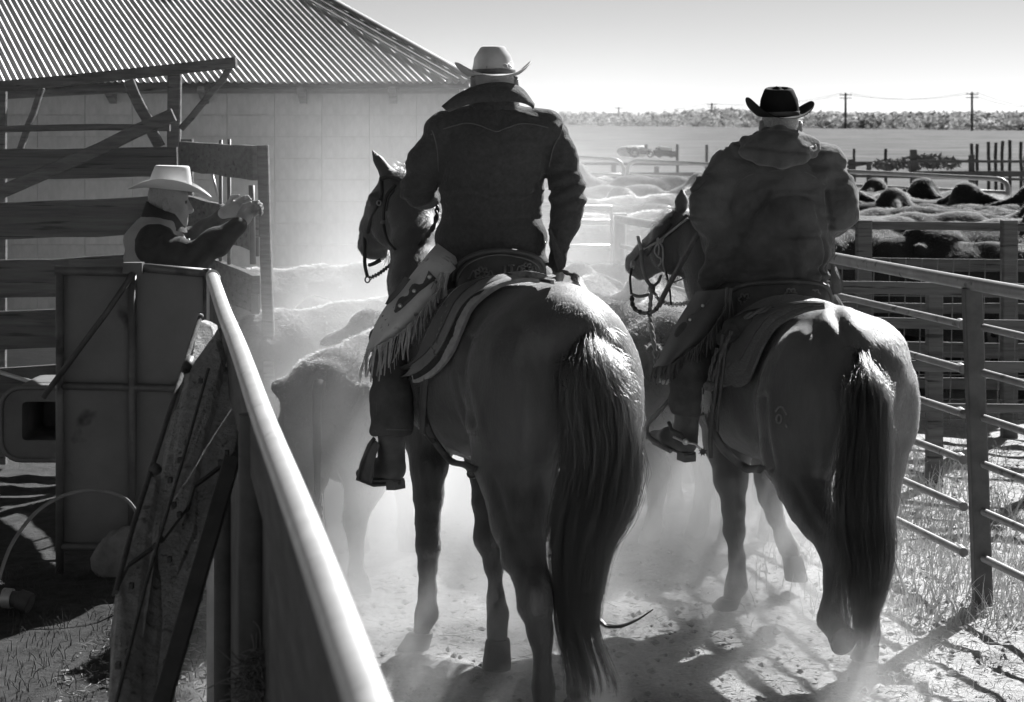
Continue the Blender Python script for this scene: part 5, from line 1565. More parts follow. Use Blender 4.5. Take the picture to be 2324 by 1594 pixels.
def drape(V, A, B, rows, cols, lift, dref, thick, sm=3, wave=0.0, seed=0):
    """A sheet lying on a body between two edge curves seen at picture positions."""
    a, b = spline(A, rows), spline(B, rows)
    g = np.zeros((rows, cols, 3))
    D = np.zeros((rows, cols))
    for i in range(rows):
        for j in range(cols):
            q = a[i] + (b[i] - a[i]) * j / (cols - 1)
            D[i, j] = on_skin(V, q[0], q[1], dref, 0)[1]
    for _ in range(sm):
        E = np.pad(D, 1, mode='edge')
        S = (E[:-2, 1:-1] + E[2:, 1:-1] + E[1:-1, :-2] + E[1:-1, 2:]) / 4
        D = np.minimum(D, S) * .5 + S * .5
    rg = np.random.default_rng(seed)
    for i in range(rows):
        for j in range(cols):
            q = a[i] + (b[i] - a[i]) * j / (cols - 1)
            g[i, j] = P(q[0], q[1], D[i, j] - lift - wave * math.sin(i * .9 + j * .5))
    m = MB(); m.sheet(g, -thick)
    return m

def chain(name, pts, r, m, parent, n):
    q = spline(pts, n)
    c = MB()
    for i in range(n - 1):
        a, b = q[i], q[i + 1]
        ax, s, u = frame(b - a)
        w = s if i % 2 else u
        L = np.linalg.norm(b - a) * .72
        mid = (a + b) / 2
        c.tube([mid + ax * math.cos(t) * L + w * math.sin(t) * r * 2.2 for t in np.linspace(0, 2*math.pi, 8, endpoint=False)], r * .7, 5, closed=True)
    return c.build(name, m, parent, True)

def twist(name, pts, r, m, parent, n=60, turns=None, closed=False):
    """A laid rope: two strands wound round each other along a curve."""
    q = spline(pts, n)
    L = np.linalg.norm(np.diff(q, axis=0), axis=1).sum()
    turns = turns or L / (r * 9)
    c = MB()
    for ph in (0, math.pi):
        pp = []
        for i in range(n):
            t = q[min(i + 1, n - 1)] - q[max(i - 1, 0)]
            a, s, u = frame(t)
            th = ph + 2 * math.pi * turns * i / (n - 1)
            pp.append(q[i] + (s * math.cos(th) + u * math.sin(th)) * r * .5)
        c.tube(pp, r * .62, 6)
    return c.build(name, m, parent, True)

# ---- first saddle
pad1 = thing('saddle_pad', P(1050, 760, 7.3), 'thick pale felt saddle pad edge under the carved saddle on the bay horse', 'saddle pad')
outer = [(1258, 646), (1212, 640), (1150, 648), (1110, 670), (1074, 705), (1050, 758), (1030, 803), (1000, 841), (966, 864), (944, 868)]
inner = [(1262, 634), (1212, 622), (1150, 630), (1090, 640), (1040, 660), (1005, 700), (980, 745), (960, 790), (948, 820), (940, 840)]
def off(pts, dx, dy, k0=0, k1=1):
    n = len(pts) - 1
    return [(x + dx * (k0 + (k1 - k0) * i / n), y + dy * (k0 + (k1 - k0) * i / n)) for i, (x, y) in enumerate(pts)]
drape(V1, inner, outer, 44, 14, .016, 7.2, .016, seed=1).build('felt', M_FLEECE, pad1, True, 60)
drape(V1, inner, off(outer, -15, -5, .55, 1), 44, 12, .030, 7.2, .010, seed=2).build('blanket', M_BLANKET, pad1, True, 60)
sad1 = thing('saddle', P(1110, 640, 7.6), 'dark tooled saddle with high carved cantle under the denim jacket rider', 'saddle')
drape(V1, off(inner, 0, -4), off(outer, -34, -12, .45, 1), 44, 12, .042, 7.2, .010, seed=3).build('skirt', M_LEATHER_L, sad1, True, 60)
drape(V1, off(inner, 0, -6), off(outer, -48, -30, .55, 1), 40, 10, .052, 7.2, .010, seed=4).build('jockey', M_LEATHER, sad1, True, 60)
rg = np.random.default_rng(3)
for k in range(9):                                       # basket-stamped scrolls on the skirt
    x, y = 985 + k * 4.5 + rg.normal(0, 2), 800 - k * 13
    c = [(x + 9 * math.cos(t) * (1 - t / 9), y + 9 * math.sin(t) * (1 - t / 9)) for t in np.linspace(0, 5.5, 9)]
    dd = on_skin(V1, x, y, 7.2, 0)[1] - .056
    MB().tube([P(a, b, dd) for a, b in c], .0026, 5).build('tooling', M_LEATHER_L, sad1, True)
cant_top = [(1031, 640), (1036, 612), (1054, 591), (1084, 577), (1114, 571), (1150, 570), (1190, 576), (1216, 585), (1231, 599), (1235, 634)]
cant_bot = [(1040, 668), (1046, 664), (1062, 660), (1085, 654), (1114, 648), (1150, 643), (1185, 640), (1210, 640), (1228, 641), (1237, 644)]
g = []
ct, cb = spline(cant_top, 30), spline(cant_bot, 30)
for t in np.linspace(0, 1, 10):
    row = []
    for i in range(30):
        q = ct[i] * (1 - t) + cb[i] * t
        u = (i / 29) * 2 - 1
        row.append(P(q[0], q[1], 7.62 + .07 * u * u - .085 * t ** 1.3))
    g.append(row)
cm = MB(); cm.sheet(g, .03)
cant = cm.build('cantle', M_LEATHER, sad1, True, 60)
rim = [P(ct[i][0], ct[i][1], 7.615 + .07 * ((i / 29) * 2 - 1) ** 2) for i in range(30)]
MB().tube(rim, .011, 10).build('cantle_binding', M_LEATHER, cant, True)
rim2 = [P(ct[i][0] * .93 + 1135 * .07, ct[i][1] + 9 + abs(i / 29 - .5) * 8, 7.595 + .055 * ((i / 29) * 2 - 1) ** 2) for i in range(1, 29)]
MB().tube(rim2, .0026, 6).build('border_stamp', M_LEATHER_L, cant, True)
def cpt(x, y, l=0.0):
    i = int(np.argmin(np.abs(ct[:, 0] - x))); t = np.clip((y - ct[i, 1]) / (cb[i, 1] - ct[i, 1]), 0, 1); u = (i / 29) * 2 - 1
    return P(x, y, 7.62 + .07 * u * u - .085 * t ** 1.3 - .003 - l)
def bar(x0, y0, x1, y1, w, name='letter'):
    return MB().tube([cpt(x0, y0), cpt(x1, y1)], w, 6)
li = MB(); li.tube([cpt(1146, 604), cpt(1146, 627)], .0055, 6); li.tube([cpt(1143, 604), cpt(1149, 604)], .003, 6); li.tube([cpt(1143, 627), cpt(1149, 627)], .003, 6)
li.build('letter', M_LEATHER_L, cant, True)
lt = MB(); lt.tube([cpt(1161, 603), cpt(1161, 626)], .0055, 6); lt.tube([cpt(1153, 603), cpt(1169, 602)], .0036, 6); lt.tube([cpt(1158, 626), cpt(1164, 626)], .003, 6)
lt.build('letter', M_LEATHER_L, cant, True)
for fx_, fy_, sc in ((1094, 622, 1.0), (1195, 610, .85)):
    fm = MB()
    for k in range(7):
        a0 = 2 * math.pi * k / 7
        pts = [cpt(fx_ + sc * (5 + 11 * math.sin(t)) * math.cos(a0 + (t - 1.57) * .42), fy_ + sc * (5 + 11 * math.sin(t)) * math.sin(a0 + (t - 1.57) * .42)) for t in np.linspace(0, math.pi, 7)]
        fm.tube(pts, .0042, 5)
    for s in (1, -1):
        fm.tube([cpt(fx_ + s * sc * (14 + 8 * t), fy_ - sc * (10 * math.sin(t * 2.4)) + 2) for t in np.linspace(0, 2.2, 9)], .0028, 5)
    fm.build('carved_flower', M_LEATHER_L, cant, True)
st_ = Sculpt(.012, .05)
st_.ell(P(1120, 650, 7.85), (.17, .28, .06)); st_.cone(P(1080, 610, 8.15), P(1080, 575, 8.2), .03, .02); st_.ell(P(1080, 565, 8.2), (.035, .035, .02))
V, Q = st_.mesh(); fast_mesh('seat', V, Q, M_LEATHER, sad1)
def strap(name, pts, w, m, parent, V=None, lift=.01, dref=7.4, n=24, d=None):
    q = spline([(on_skin(V, x, y, dref, lift) if V is not None else P(x, y, d)) for x, y in pts], n)
    if V is not None:
        for _ in range(5): q[1:-1, 1] = (q[:-2, 1] + 2 * q[1:-1, 1] + q[2:, 1]) / 4
    return MB().tube(list(q), w, 6, flat=.35, up=(0, 1, 0)).build(name, m, parent, True)
strap('fender', [(1000, 690), (975, 760), (950, 830), (940, 900)], .035, M_LEATHER, sad1, d=7.44)
strap('tie_strap', [(1012, 690), (985, 770), (968, 860), (962, 930), (958, 985)], .011, M_LEATHER, sad1, d=7.27)
strap('tie_strap', [(1000, 710), (972, 790), (958, 880), (957, 950)], .008, M_LEATHER, sad1, d=7.29)
strap('cinch', [(950, 880), (962, 945), (985, 1000), (1022, 1040), (1056, 1060), (1080, 1066)], .013, M_LEATHER, sad1, V1, .012)
strap('cinch_strap', [(955, 890), (960, 940), (972, 985), (985, 1005)], .012, M_STRAP, sad1, V1, .03)
MB().tube([P(1072 + 11 * math.cos(t), 1076 + 9 * math.sin(t), 7.3) for t in np.linspace(0, 2*math.pi, 14, endpoint=False)], .004, 6, closed=True).build('cinch_ring', M_STEEL, sad1, True)
sr = MB(); sr.tube([P(850, 995, 7.42), P(838, 1010, 7.42), P(822, 1050, 7.45), P(812, 1086, 7.48), P(850, 1100, 7.46), P(905, 1098, 7.42), P(915, 1060, 7.5), P(890, 1000, 7.5)], .016, 8, flat=.5)
sr.build('stirrup', M_LEATHER, sad1, True)
taps = patch([(852, 1000, 7.40), (836, 1020, 7.42), (824, 1055, 7.45), (813, 1088, 7.49)], [(862, 1010, 7.38), (852, 1040, 7.38), (846, 1070, 7.38), (842, 1098, 7.40)], .012, 10, 5, .006)
taps.build('stirrup_tread_cover', M_LEATHER, sad1, True)

# ---- bridle and reins of the first horse
br1 = thing('bridle', P(870, 480, 8.5), 'black leather bridle with shanked bit and chain reins on the bay horse', 'bridle')
def hstrap(name, pts, r, V, parent, dref, m=M_STRAP, flat=.5, lift=.004, n=30):
    q = spline([on_skin(V, x, y, dref, lift) for x, y in pts], n)
    for _ in range(4): q[1:-1, 1] = (q[:-2, 1] + 2 * q[1:-1, 1] + q[2:, 1]) / 4
    return MB().tube(list(q), r, 6, flat=flat, up=(0, 1, 0)).build(name, m, parent, True)
hstrap('cheek_strap', [(866, 412), (866, 440), (858, 464), (842, 500), (834, 530)], .008, V1, br1, 8.55)
hstrap('throat_latch', [(898, 420), (878, 444), (871, 478), (871, 512), (879, 545), (897, 567)], .007, V1, br1, 8.5)
hstrap('crown_strap', [(862, 408), (880, 402), (905, 408), (925, 420)], .009, V1, br1, 8.55)
hstrap('cheek_fold', [(895, 430), (882, 452), (876, 480)], .004, V1, br1, 8.5)
MB().tube([P(866, 508, 8.42), P(868, 503, 8.42), P(874, 505, 8.42)], .009, 6).build('strap_end', M_LEATHER_L, br1, True)
MB().tube([P(860 + 4.5 * math.cos(t), 461 + 5.5 * math.sin(t), 8.53) for t in np.linspace(0, 2*math.pi, 12, endpoint=False)], .0035, 6, closed=True).build('buckle', M_CHAIN, br1, True)
MB().tube(list(spline([P(826, 522, 8.72), P(828, 555, 8.66), P(828, 600, 8.62), P(834, 628, 8.6)], 16)), .008, 8).build('bit_shank', M_STRAP, br1, True)
MB().tube([P(826 + 3 * math.cos(t), 527 + 8 * math.sin(t), 8.7) for t in np.linspace(0, 2*math.pi, 12, endpoint=False)], .004, 6, closed=True).build('bit_ring', M_CHAIN, br1, True)
MB().tube([P(834 + 5.5 * math.cos(t), 635 + 6.5 * math.sin(t), 8.58) for t in np.linspace(0, 2*math.pi, 14, endpoint=False)], .0035, 6, closed=True).build('rein_ring', M_STRAP, br1, True)
MB().tube(list(spline([P(838, 602, 8.68), P(850, 598, 8.66), P(864, 590, 8.66)], 8)), .009, 6).build('curb_strap', M_STRAP, br1, True)
chain('rein_chain', [P(839, 632, 8.57), P(862, 620, 8.52), P(884, 603, 8.46)], .0036, M_STRAP, br1, 16)
MB().tube([P(881, 606, 8.47), P(890, 600, 8.45), P(897, 592, 8.43)], [.007, .013, .007], 8).build('rein_knot', M_STRAP, br1, True)
twist('rein', [P(895, 594, 8.43), P(925, 572, 8.3), P(958, 548, 8.2), P(985, 512, 8.15), P(992, 470, 8.2), P(986, 442, 8.3)], .010, M_STRAP, br1, 70)
tr1 = thing('tassel_rope', P(1300, 640, 7.7), 'short braided rope ending in a frayed tassel beside the carved cantle', 'rope')
twist('rope', [P(1240, 598, 7.8), P(1262, 608, 7.75), P(1285, 619, 7.72), P(1302, 627, 7.7)], .009, M_ROPE_D, tr1, 40)
MB().ball(P(1305, 629, 7.7), .019, 9, 6).build('knot', M_ROPE_D, tr1, True)
tuft(tr1, 'tassel', [P(1304, 628, 7.7), P(1310, 632, 7.7)], 320, .006, (.22, -.05, -.9), .085, hair_mat('pale_tassel_fibre', .55, .4, .5), 41, rad=.0011, jit=.22, droop=.1)

# ---- second saddle
pad2 = thing('saddle_pad', P(1700, 800, 8.1), 'grey woven blanket folded under the saddle of the chestnut horse', 'saddle pad')
outer2 = [(1872, 702), (1835, 708), (1802, 721), (1763, 746), (1736, 786), (1718, 827), (1698, 870), (1660, 876)]
inner2 = [(1872, 690), (1820, 690), (1760, 702), (1712, 724), (1680, 755), (1656, 800), (1632, 846), (1624, 882)]
drape(V2, inner2, outer2, 34, 14, .014, 8.0, .010, seed=5).build('blanket', M_WEAVE, pad2, True, 60)
drape(V2, off(inner2, 4, -10), off(outer2, -6, -30, .2, 1), 34, 12, .026, 8.0, .010, seed=6).build('upper_fold', M_WEAVE, pad2, True, 60)
sad2 = thing('saddle', P(1750, 690, 8.4), 'dark tooled saddle with tied bedroll under the hooded coat rider', 'saddle')
drape(V2, off(inner2, 6, -14), off(outer2, -22, -58, .15, 1), 30, 10, .038, 8.0, .010, seed=7).build('skirt', M_LEATHER, sad2, True, 60)
ct2 = spline([(1652, 690), (1660, 664), (1680, 650), (1720, 643), (1780, 640), (1840, 642), (1872, 650), (1884, 668), (1886, 694)], 26)
cb2 = spline([(1655, 712), (1672, 716), (1700, 718), (1730, 714), (1780, 704), (1830, 698), (1860, 697), (1876, 698), (1886, 700)], 26)
g = [[P(*(ct2[i] * (1 - t) + cb2[i] * t), 8.36 + .07 * ((i / 25) * 2 - 1) ** 2 - .07 * t) for i in range(26)] for t in np.linspace(0, 1, 8)]
cm = MB(); cm.sheet(g, .03); cant2 = cm.build('cantle', M_LEATHER, sad2, True, 60)
for fx_, fy_, sc in ((1690, 680, 1.0), (1795, 668, 1.0), (1850, 668, .8)):
    fm = MB()
    for k in range(6):
        a0 = 2 * math.pi * k / 6
        fm.tube([P(fx_ + sc * (4 + 10 * math.sin(t)) * math.cos(a0 + (t - 1.57) * .45), fy_ + sc * (4 + 10 * math.sin(t)) * math.sin(a0 + (t - 1.57) * .45), 8.312 + .07 * ((fx_ - 1768) / 116) ** 2) for t in np.linspace(0, math.pi, 7)], .0042, 5)
    fm.build('carved_flower', M_LEATHER_L, cant2, True)
MB().tube([P(*ct2[i], 8.355 + .07 * ((i / 25) * 2 - 1) ** 2) for i in range(26)], .011, 8).build('cantle_binding', M_LEATHER, cant2, True)
st_ = Sculpt(.014, .05); st_.ell(P(1755, 690, 8.65), (.17, .28, .06)); st_.cone(P(1705, 650, 8.95), P(1705, 615, 9.0), .03, .022)
V, Q = st_.mesh(); fast_mesh('seat', V, Q, M_LEATHER, sad2)
rl = Sculpt(.010, .03)
pc(rl, [(1640, 772, 8.10, 16), (1668, 745, 8.07, 21), (1705, 728, 8.05, 20), (1750, 716, 8.05, 17), (1800, 705, 8.07, 15), (1858, 698, 8.12, 11)])
V, Q = rl.mesh(); V = V + vnormals(V, Q) * (.008 * vnoise(V, 16, 2) + .004 * vnoise(V, 38, 3))[:, None]
fast_mesh('bedroll', V, Q, M_BLANKET, sad2)
twist('bedroll_tie', [P(1690, 722, 7.98), P(1710, 712, 7.97), P(1738, 702, 7.98), (P(1752, 698, 8.0))], .011, M_ROPE_D, sad2, 40)
strap('tie_strap', [(1642, 760), (1630, 840), (1618, 930), (1612, 990), (1614, 1040)], .009, M_LEATHER, sad2, d=8.02)
strap('tie_strap', [(1648, 770), (1640, 850), (1630, 930), (1628, 980)], .007, M_LEATHER, sad2, d=8.02)
strap('fender', [(1630, 740), (1605, 800), (1598, 860), (1590, 920)], .035, M_LEATHER, sad2, d=8.25)
strap('cinch', [(1600, 890), (1608, 940), (1624, 990), (1650, 1030), (1690, 1056), (1730, 1066)], .018, M_LEATHER, sad2, V2, .012, 8.3)
sw = MB(); sw.tube([P(1528, 900, 8.2), P(1497, 932, 8.22), P(1468, 966, 8.27), P(1466, 980, 8.28), P(1474, 993, 8.26), P(1498, 1012, 8.2), P(1522, 1024, 8.16)], .016, 8, flat=.6)
sw.build('stirrup', M_LEATHER_L, sad2, True)
rp2 = thing('saddle_rope', P(1620, 860, 8.05), 'thin knotted rope with tassel hanging by the chestnut horse saddle pad', 'rope')
twist('rope', [P(1660, 752, 8.02), P(1645, 785, 7.99), P(1628, 830, 7.98), P(1612, 872, 7.98)], .0075, M_ROPE_D, rp2, 60)
twist('rope', [P(1628, 790, 8.0), P(1614, 835, 7.98), P(1608, 872, 7.98)], .0075, M_ROPE_D, rp2, 40)
kn = Sculpt(.005, .01)
for a in np.linspace(0, 6.28, 7)[:-1]: kn.ell(P(1609, 877, 7.97) + np.array([math.cos(a) * .014, math.sin(a * 2) * .008, math.sin(a) * .012]), (.011, .011, .011))
V, Q = kn.mesh(); fast_mesh('knot', V, Q, M_ROPE_D, rp2)
tuft(rp2, 'tassel', [P(1606, 885, 7.97), P(1603, 900, 7.97)], 160, .007, (-.05, 0, -1), .075, hair_mat('rope_fibre', .2, .4, .5), 42, rad=.0013, jit=.1, droop=0)

# ---- bosal, bridle and ropes of the second horse
br2 = thing('bridle', P(1480, 580, 9.1), 'rawhide noseband bridle with bit, chain and knotted pale ropes on the chestnut horse', 'bridle')
hstrap('noseband', [(1449, 537), (1452, 552), (1456, 570)], .010, V2, br2, 9.15, M_ROPE, 1.0, .006, 14)
MB().tube(list(spline([P(1456, 568, 9.08), P(1457, 598, 9.06), P(1466, 632, 9.08), P(1479, 652, 9.1)], 24)), .009, 8).build('bosal', M_LEATHER_L, br2, True)
MB().tube(list(spline([P(1500, 625, 9.14), P(1494, 640, 9.12), P(1480, 652, 9.1)], 10)), .007, 8).build('bosal', M_LEATHER_L, br2, True)
MB().ball(P(1479, 655, 9.1), (.017, .017, .024), 9, 7).build('heel_knot', M_LEATHER_L, br2, True)
hstrap('cheek_strap', [(1524, 508), (1506, 528), (1488, 545), (1468, 562), (1452, 577), (1441, 592)], .007, V2, br2, 9.1)
hstrap('crown_strap', [(1560, 488), (1548, 502), (1530, 520), (1516, 534)], .008, V2, br2, 9.08)
hstrap('headstall_rope', [(1562, 496), (1545, 508), (1530, 520), (1512, 534), (1498, 546), (1480, 556), (1462, 565)], .0055, V2, br2, 9.06, M_ROPE, 1.0, .010)
kn = MB()
for k in range(3):
    kn.tube([P(1497 + 6 * math.cos(t + k) + k, 546 + 5 * math.sin(t * 2 + k), 9.02 + .008 * math.sin(t + k * 2)) for t in np.linspace(0, 6.28, 14, endpoint=False)], .004, 5, closed=True)
kn.build('rope_knot', M_ROPE, br2, True)
for pts in ([(1496, 550), (1488, 560), (1486, 572), (1492, 582), (1500, 588), (1499, 598), (1494, 604)], [(1497, 550), (1504, 562), (1505, 580), (1505, 600), (1510, 618)], [(1494, 552), (1496, 565), (1494, 580)]):
    hstrap('rope_end', pts, .0045, V2, br2, 9.05, M_ROPE, 1.0, .010)
hstrap('strap_end', [(1490, 548), (1482, 562), (1474, 574), (1467, 582)], .004, V2, br2, 9.08)
MB().tube([P(1436 + 4.5 * math.cos(t), 601 + 9 * math.sin(t), 9.14) for t in np.linspace(0, 2*math.pi, 14, endpoint=False)], .0035, 6, closed=True).build('bit_ring', M_CHAIN, br2, True)
MB().tube([P(1436 + 2 * math.cos(t), 601 + 4 * math.sin(t), 9.13) for t in np.linspace(0, 2*math.pi, 10, endpoint=False)], .004, 6, closed=True).build('bit_concho', M_CHAIN, br2, True)
MB().tube(list(spline([P(1434, 610, 9.14), P(1430, 632, 9.12), P(1432, 660, 9.1), P(1433, 668, 9.1)], 12)), [.006] * 12, 8).build('bit_shank', M_STRAP, br2, True)
MB().tube(list(spline([P(1434, 668, 9.1), P(1450, 673, 9.1), P(1474, 669, 9.1)], 10)), .0075, 8).build('slobber_bar', M_LEATHER_L, br2, True)
rn = spline([P(1434, 672, 9.1), P(1436, 692, 9.08), P(1447, 706, 9.06), P(1470, 711, 9.02), P(1489, 702, 8.96), P(1504, 672, 8.9), P(1524, 634, 8.82), P(1550, 588, 8.72), P(1584, 526, 8.66)], 70)
MB().tube(list(rn), .0085, 8).build('rein', M_ROPE_D, br2, True)
for i in (3, 8, 14, 20, 27, 35):
    ax_ = rn[i + 1] - rn[i - 1]
    MB().tube([rn[i] - nrm(ax_) * .012, rn[i], rn[i] + nrm(ax_) * .012], [.008, .0125, .008], 8).build('rein_button', M_STRAP, br2, True)
rn2 = rn[36:] + np.array([.012, -.004, .004])
MB().tube(list(rn2), .006, 6).build('rein', M_ROPE_D, br2, True)
chain('curb_chain', [P(1483, 662, 9.1), P(1498, 682, 9.05), P(1523, 691, 9.0), P(1548, 690, 8.9), P(1568, 686, 8.8)], .004, M_CHAIN, br2, 24)
twist('lead_rope', [P(1478, 656, 9.09), P(1476, 690, 9.06), P(1475, 715, 9.05), P(1479, 745, 9.0), P(1484, 780, 8.95), P(1487, 815, 8.9), P(1489, 845, 8.8), P(1498, 864, 8.7), P(1513, 868, 8.6), P(1530, 858, 8.5)], .010, M_ROPE, br2, 110)
MB().tube(list(spline([P(1511, 618, 9.04), P(1519, 650, 9.0), P(1523, 692, 8.98)], 10)), .005, 6).build('strap_tail', M_STRAP, br2, True)
MB().tube(list(spline([P(1510, 632, 9.08), P(1522, 642, 9.02), P(1542, 636, 9.0), P(1560, 628, 8.98)], 12)), .003, 5).build('throat_cord', M_STRAP, br2, True)
# ------------------------------------------------------------------ pens on the far side
M_PIPE_R = mat('pen_pipe', 0.20, 0.30, rough=0.5, scale=8, metallic=0.3, spec=0.4, spots=[(0.10, 14, 0.62)], bump=.1, bump_scale=60)
pp_ = thing('pipe_pen_fence', (2.06, 8.6, 0), 'steel pipe pen fence with square post beside the chestnut horse', 'fence')
dpost = 8.6
def fline(d):                # where that fence runs, seen from above
    return 1.985 - 0.2145 * (d - 8.6)
zt = 1.39
a, b = np.array([fline(14.3), 14.3, zt]), np.array([fline(3.4), 3.4, zt])
top = [a * (1 - t) + b * t + np.array([0, 0, .004 * math.sin(t * 9)]) for t in np.linspace(0, 1, 20)]
MB().tube(top, 0.030, 16).build('top_pipe', M_PIPE_R, pp_, True, 50)
for zz in (1.20, 1.005, .81, .61, .405, .205):
    for d0, d1 in ((14.2, 8.66), (8.54, 3.4)):
        q = [np.array([fline(d) + (.035 if d1 < 8 else -.0), d, zz]) for d in np.linspace(d0, d1, 8)]
        MB().tube(q, 0.0165, 12).build('rail', M_PIPE_R, pp_, True, 50)
    c = np.array([fline(8.66), 8.68, zz]); MB().tube([c + np.array([0, .06, 0]), c - np.array([0, .02, 0])], .021, 10).build('sleeve', M_PIPE_R, pp_, True, 50)
pb, pt_ = P(2231, 1370, dpost), P(2206, 655, dpost); pb[2] = -.05
MB().beam(pb, pt_, .078, .075, up=(0, 1, 0), bevel=.006, n=3).build('post', mat('dark_square_post', .07, .12, rough=.7, scale=8, bump=.2), pp_)
for d in (11.4, 14.25, 5.2, 3.4):
    MB().tube([np.array([fline(d), d, -.05]), np.array([fline(d), d, zt])], .04, 12).build('post', M_PIPE_R, pp_, True, 50)
gp = thing('gate_post_frame', P(1390, 720, 14.6) * np.array([1, 1, 0]), 'pale steel gate end and square post between the two riders', 'gate')
for x0, y0, w in ((1408, 487, 27), (1388, 470, 6)):
    t_ = P(x0, y0, 14.5); MB().box((t_[0], 14.5, t_[2] / 2), (mpx(w, 14.5), .08, t_[2])).build('post', M_GALV, gp)
for y0 in (471, 503, 560, 640):
    MB().tube([P(1180, y0, 14.6), P(1388, y0 + 1, 14.6)], .022, 10).build('rail', M_GALV, gp, True)
MB().box(P(1405, 486, 14.48), (mpx(34, 14.5), .1, .012)).build('cap', M_GALV, gp)

# board fence with wire mesh between the pipe pen and the cattle pen
M_BOARD = mat('weathered_board', 0.09, 0.17, rough=0.95, scale=4, stretch=(0.5, 1, 8), bump=0.6, bump_scale=16, spec=0.1, spots=[(0.05, 5, 0.62)])
bf = thing('board_fence', P(2150, 1000, 13.2) * np.array([1, 1, 0]), 'low grey board fence with wire mesh behind the pipe pen', 'fence')
dbf = 13.2
for k, (y0, y1) in enumerate(((505, 524), (587, 616), (688, 712), (777, 812), (858, 884))):
    a, b = P(1560, (y0 + y1) / 2 - 8, dbf + 1.2), P(2760, (y0 + y1) / 2 + 8, dbf - .2)
    MB().beam(a, b, .04, mpx(y1 - y0, dbf), bevel=.004, warp=.003, n=8, seed=60 + k).build('board', M_BOARD, bf)
for x in (1650, 1960, 2290, 2520, 2760):
    t_ = P(x, 500, dbf + .08); MB().beam((t_[0], t_[1], -.05), t_, .1, .1, up=(0, 1, 0), bevel=.008).build('post', M_BOARD, bf)
wm = MB()
for k in range(22):
    x = 1690 + k * 36
    wm.tube([P(x + 6, 588, dbf - .1), P(x - 3, 960, dbf - .1)], .004, 5)
for y in (672, 745, 800, 850, 905, 950):
    wm.tube([P(1600, y - 6, dbf - .1), P(2420, y + 4, dbf - .1)], .004, 5)
wm.build('wire_mesh', M_STEEL, bf)
b2 = thing('board_fence', P(2150, 900, 15.6) * np.array([1, 1, 0]), 'second board fence along the cattle pen, lower boards seen through mesh', 'fence')
for k, (y0, y1) in enumerate(((640, 668), (722, 745), (818, 842), (915, 935))):
    a, b = P(1640, (y0 + y1) / 2 - 4, 11.6), P(2740, (y0 + y1) / 2 + 9, 11.1)
    MB().beam(a, b, .035, mpx(y1 - y0, 11.4), bevel=.004, warp=.003, n=6, seed=70 + k).build('board', M_BOARD, b2)
for x in (1700, 2120, 2400, 2740):
    t_ = P(x, 636, 11.5); MB().beam((t_[0], t_[1], -.05), t_, .09, .09, up=(0, 1, 0), bevel=.008).build('post', M_BOARD, b2)

# bow gates of the far pen
M_BOW = mat('bow_gate_pipe', 0.26, 0.34, rough=0.5, scale=6, metallic=0.3)
def bow_gate(x0, x1, yt0, yt1, yb0, yb1, d0, d1, label, bend_l=True, bend_r=True):
    g = thing('bow_gate', P((x0 + x1) / 2, 560, (d0 + d1) / 2) * np.array([1, 1, 0]), label, 'gate', 'bow topped steel gates')
    def at(x, f):
        t = (x - x0) / (x1 - x0); d = d0 + (d1 - d0) * t
        yt = yt0 + (yt1 - yt0) * t; yb = yb0 + (yb1 - yb0) * t
        return P(x, yt + (yb - yt) * f, d)
    pts = []
    if bend_l: pts += [at(x0, 3.6), at(x0, 1.2), at(x0, .6), at(x0 + 5, .25), at(x0 + 15, .05)]
    pts += [at(x, 0) for x in np.linspace(x0 + (26 if bend_l else 0), x1 - (26 if bend_r else 0), 12)]
    if bend_r: pts += [at(x1 - 15, .05), at(x1 - 5, .25), at(x1, .6), at(x1, 1.2), at(x1, 3.6)]
    MB().tube(pts, .027, 10).build('frame', M_BOW, g, True)
    for f in (1.0, 1.75, 2.5, 3.2):
        MB().tube([at(x, f) for x in np.linspace(x0, x1, 6)], .022, 8).build('rail', M_BOW, g, True)
bow_gate(1180, 1415, 350, 363, 388, 398, 27, 26.5, 'bow topped steel gate beside the denim rider sleeve', False, True)
bow_gate(1424, 2288, 364, 408, 398, 438, 26, 21.5, 'long bow topped steel gate running behind the hooded coat rider')

# far board fence and loose posts in the field
ff = thing('field_fence', P(1900, 470, 48) * np.array([1, 1, 0]), 'dark far board fence along the edge of the pale field', 'fence')
dF = 44
M_FAR = mat('dark_far_board', 0.05, 0.09, rough=.95, scale=2)
for x0, y0, x1, y1, h in ((1180, 371, 1680, 374, 6), (1180, 397, 1680, 397, 11), (1860, 370, 1980, 370, 6), (2068, 366, 2340, 367, 6), (2068, 395, 2340, 395, 13), (1860, 398, 2340, 408, 6), (1900, 383, 1965, 372, 6)):
    MB().beam(P(x0, y0, dF), P(x1, y1, dF), .08, mpx(h, dF), bevel=.006).build('board', M_FAR, ff)
for x, y0, w in ((1257, 355, 10), (1393, 372, 11), (1490, 378, 11), (1663, 372, 10), (1932, 362, 12), (1972, 370, 10), (2073, 340, 14), (2205, 352, 12), (2330, 355, 12)):
    t_ = P(x, y0, dF + .1); MB().beam((t_[0], t_[1], float(ground_z(t_[0], t_[1])) - .1), t_, mpx(w, dF), mpx(w, dF), up=(0, 1, 0), bevel=.01).build('post', M_FAR, ff)
MB().beam(P(2196, 364, dF - .2), P(2214, 364, dF - .2), .05, .05).build('bracket', M_FAR, ff)
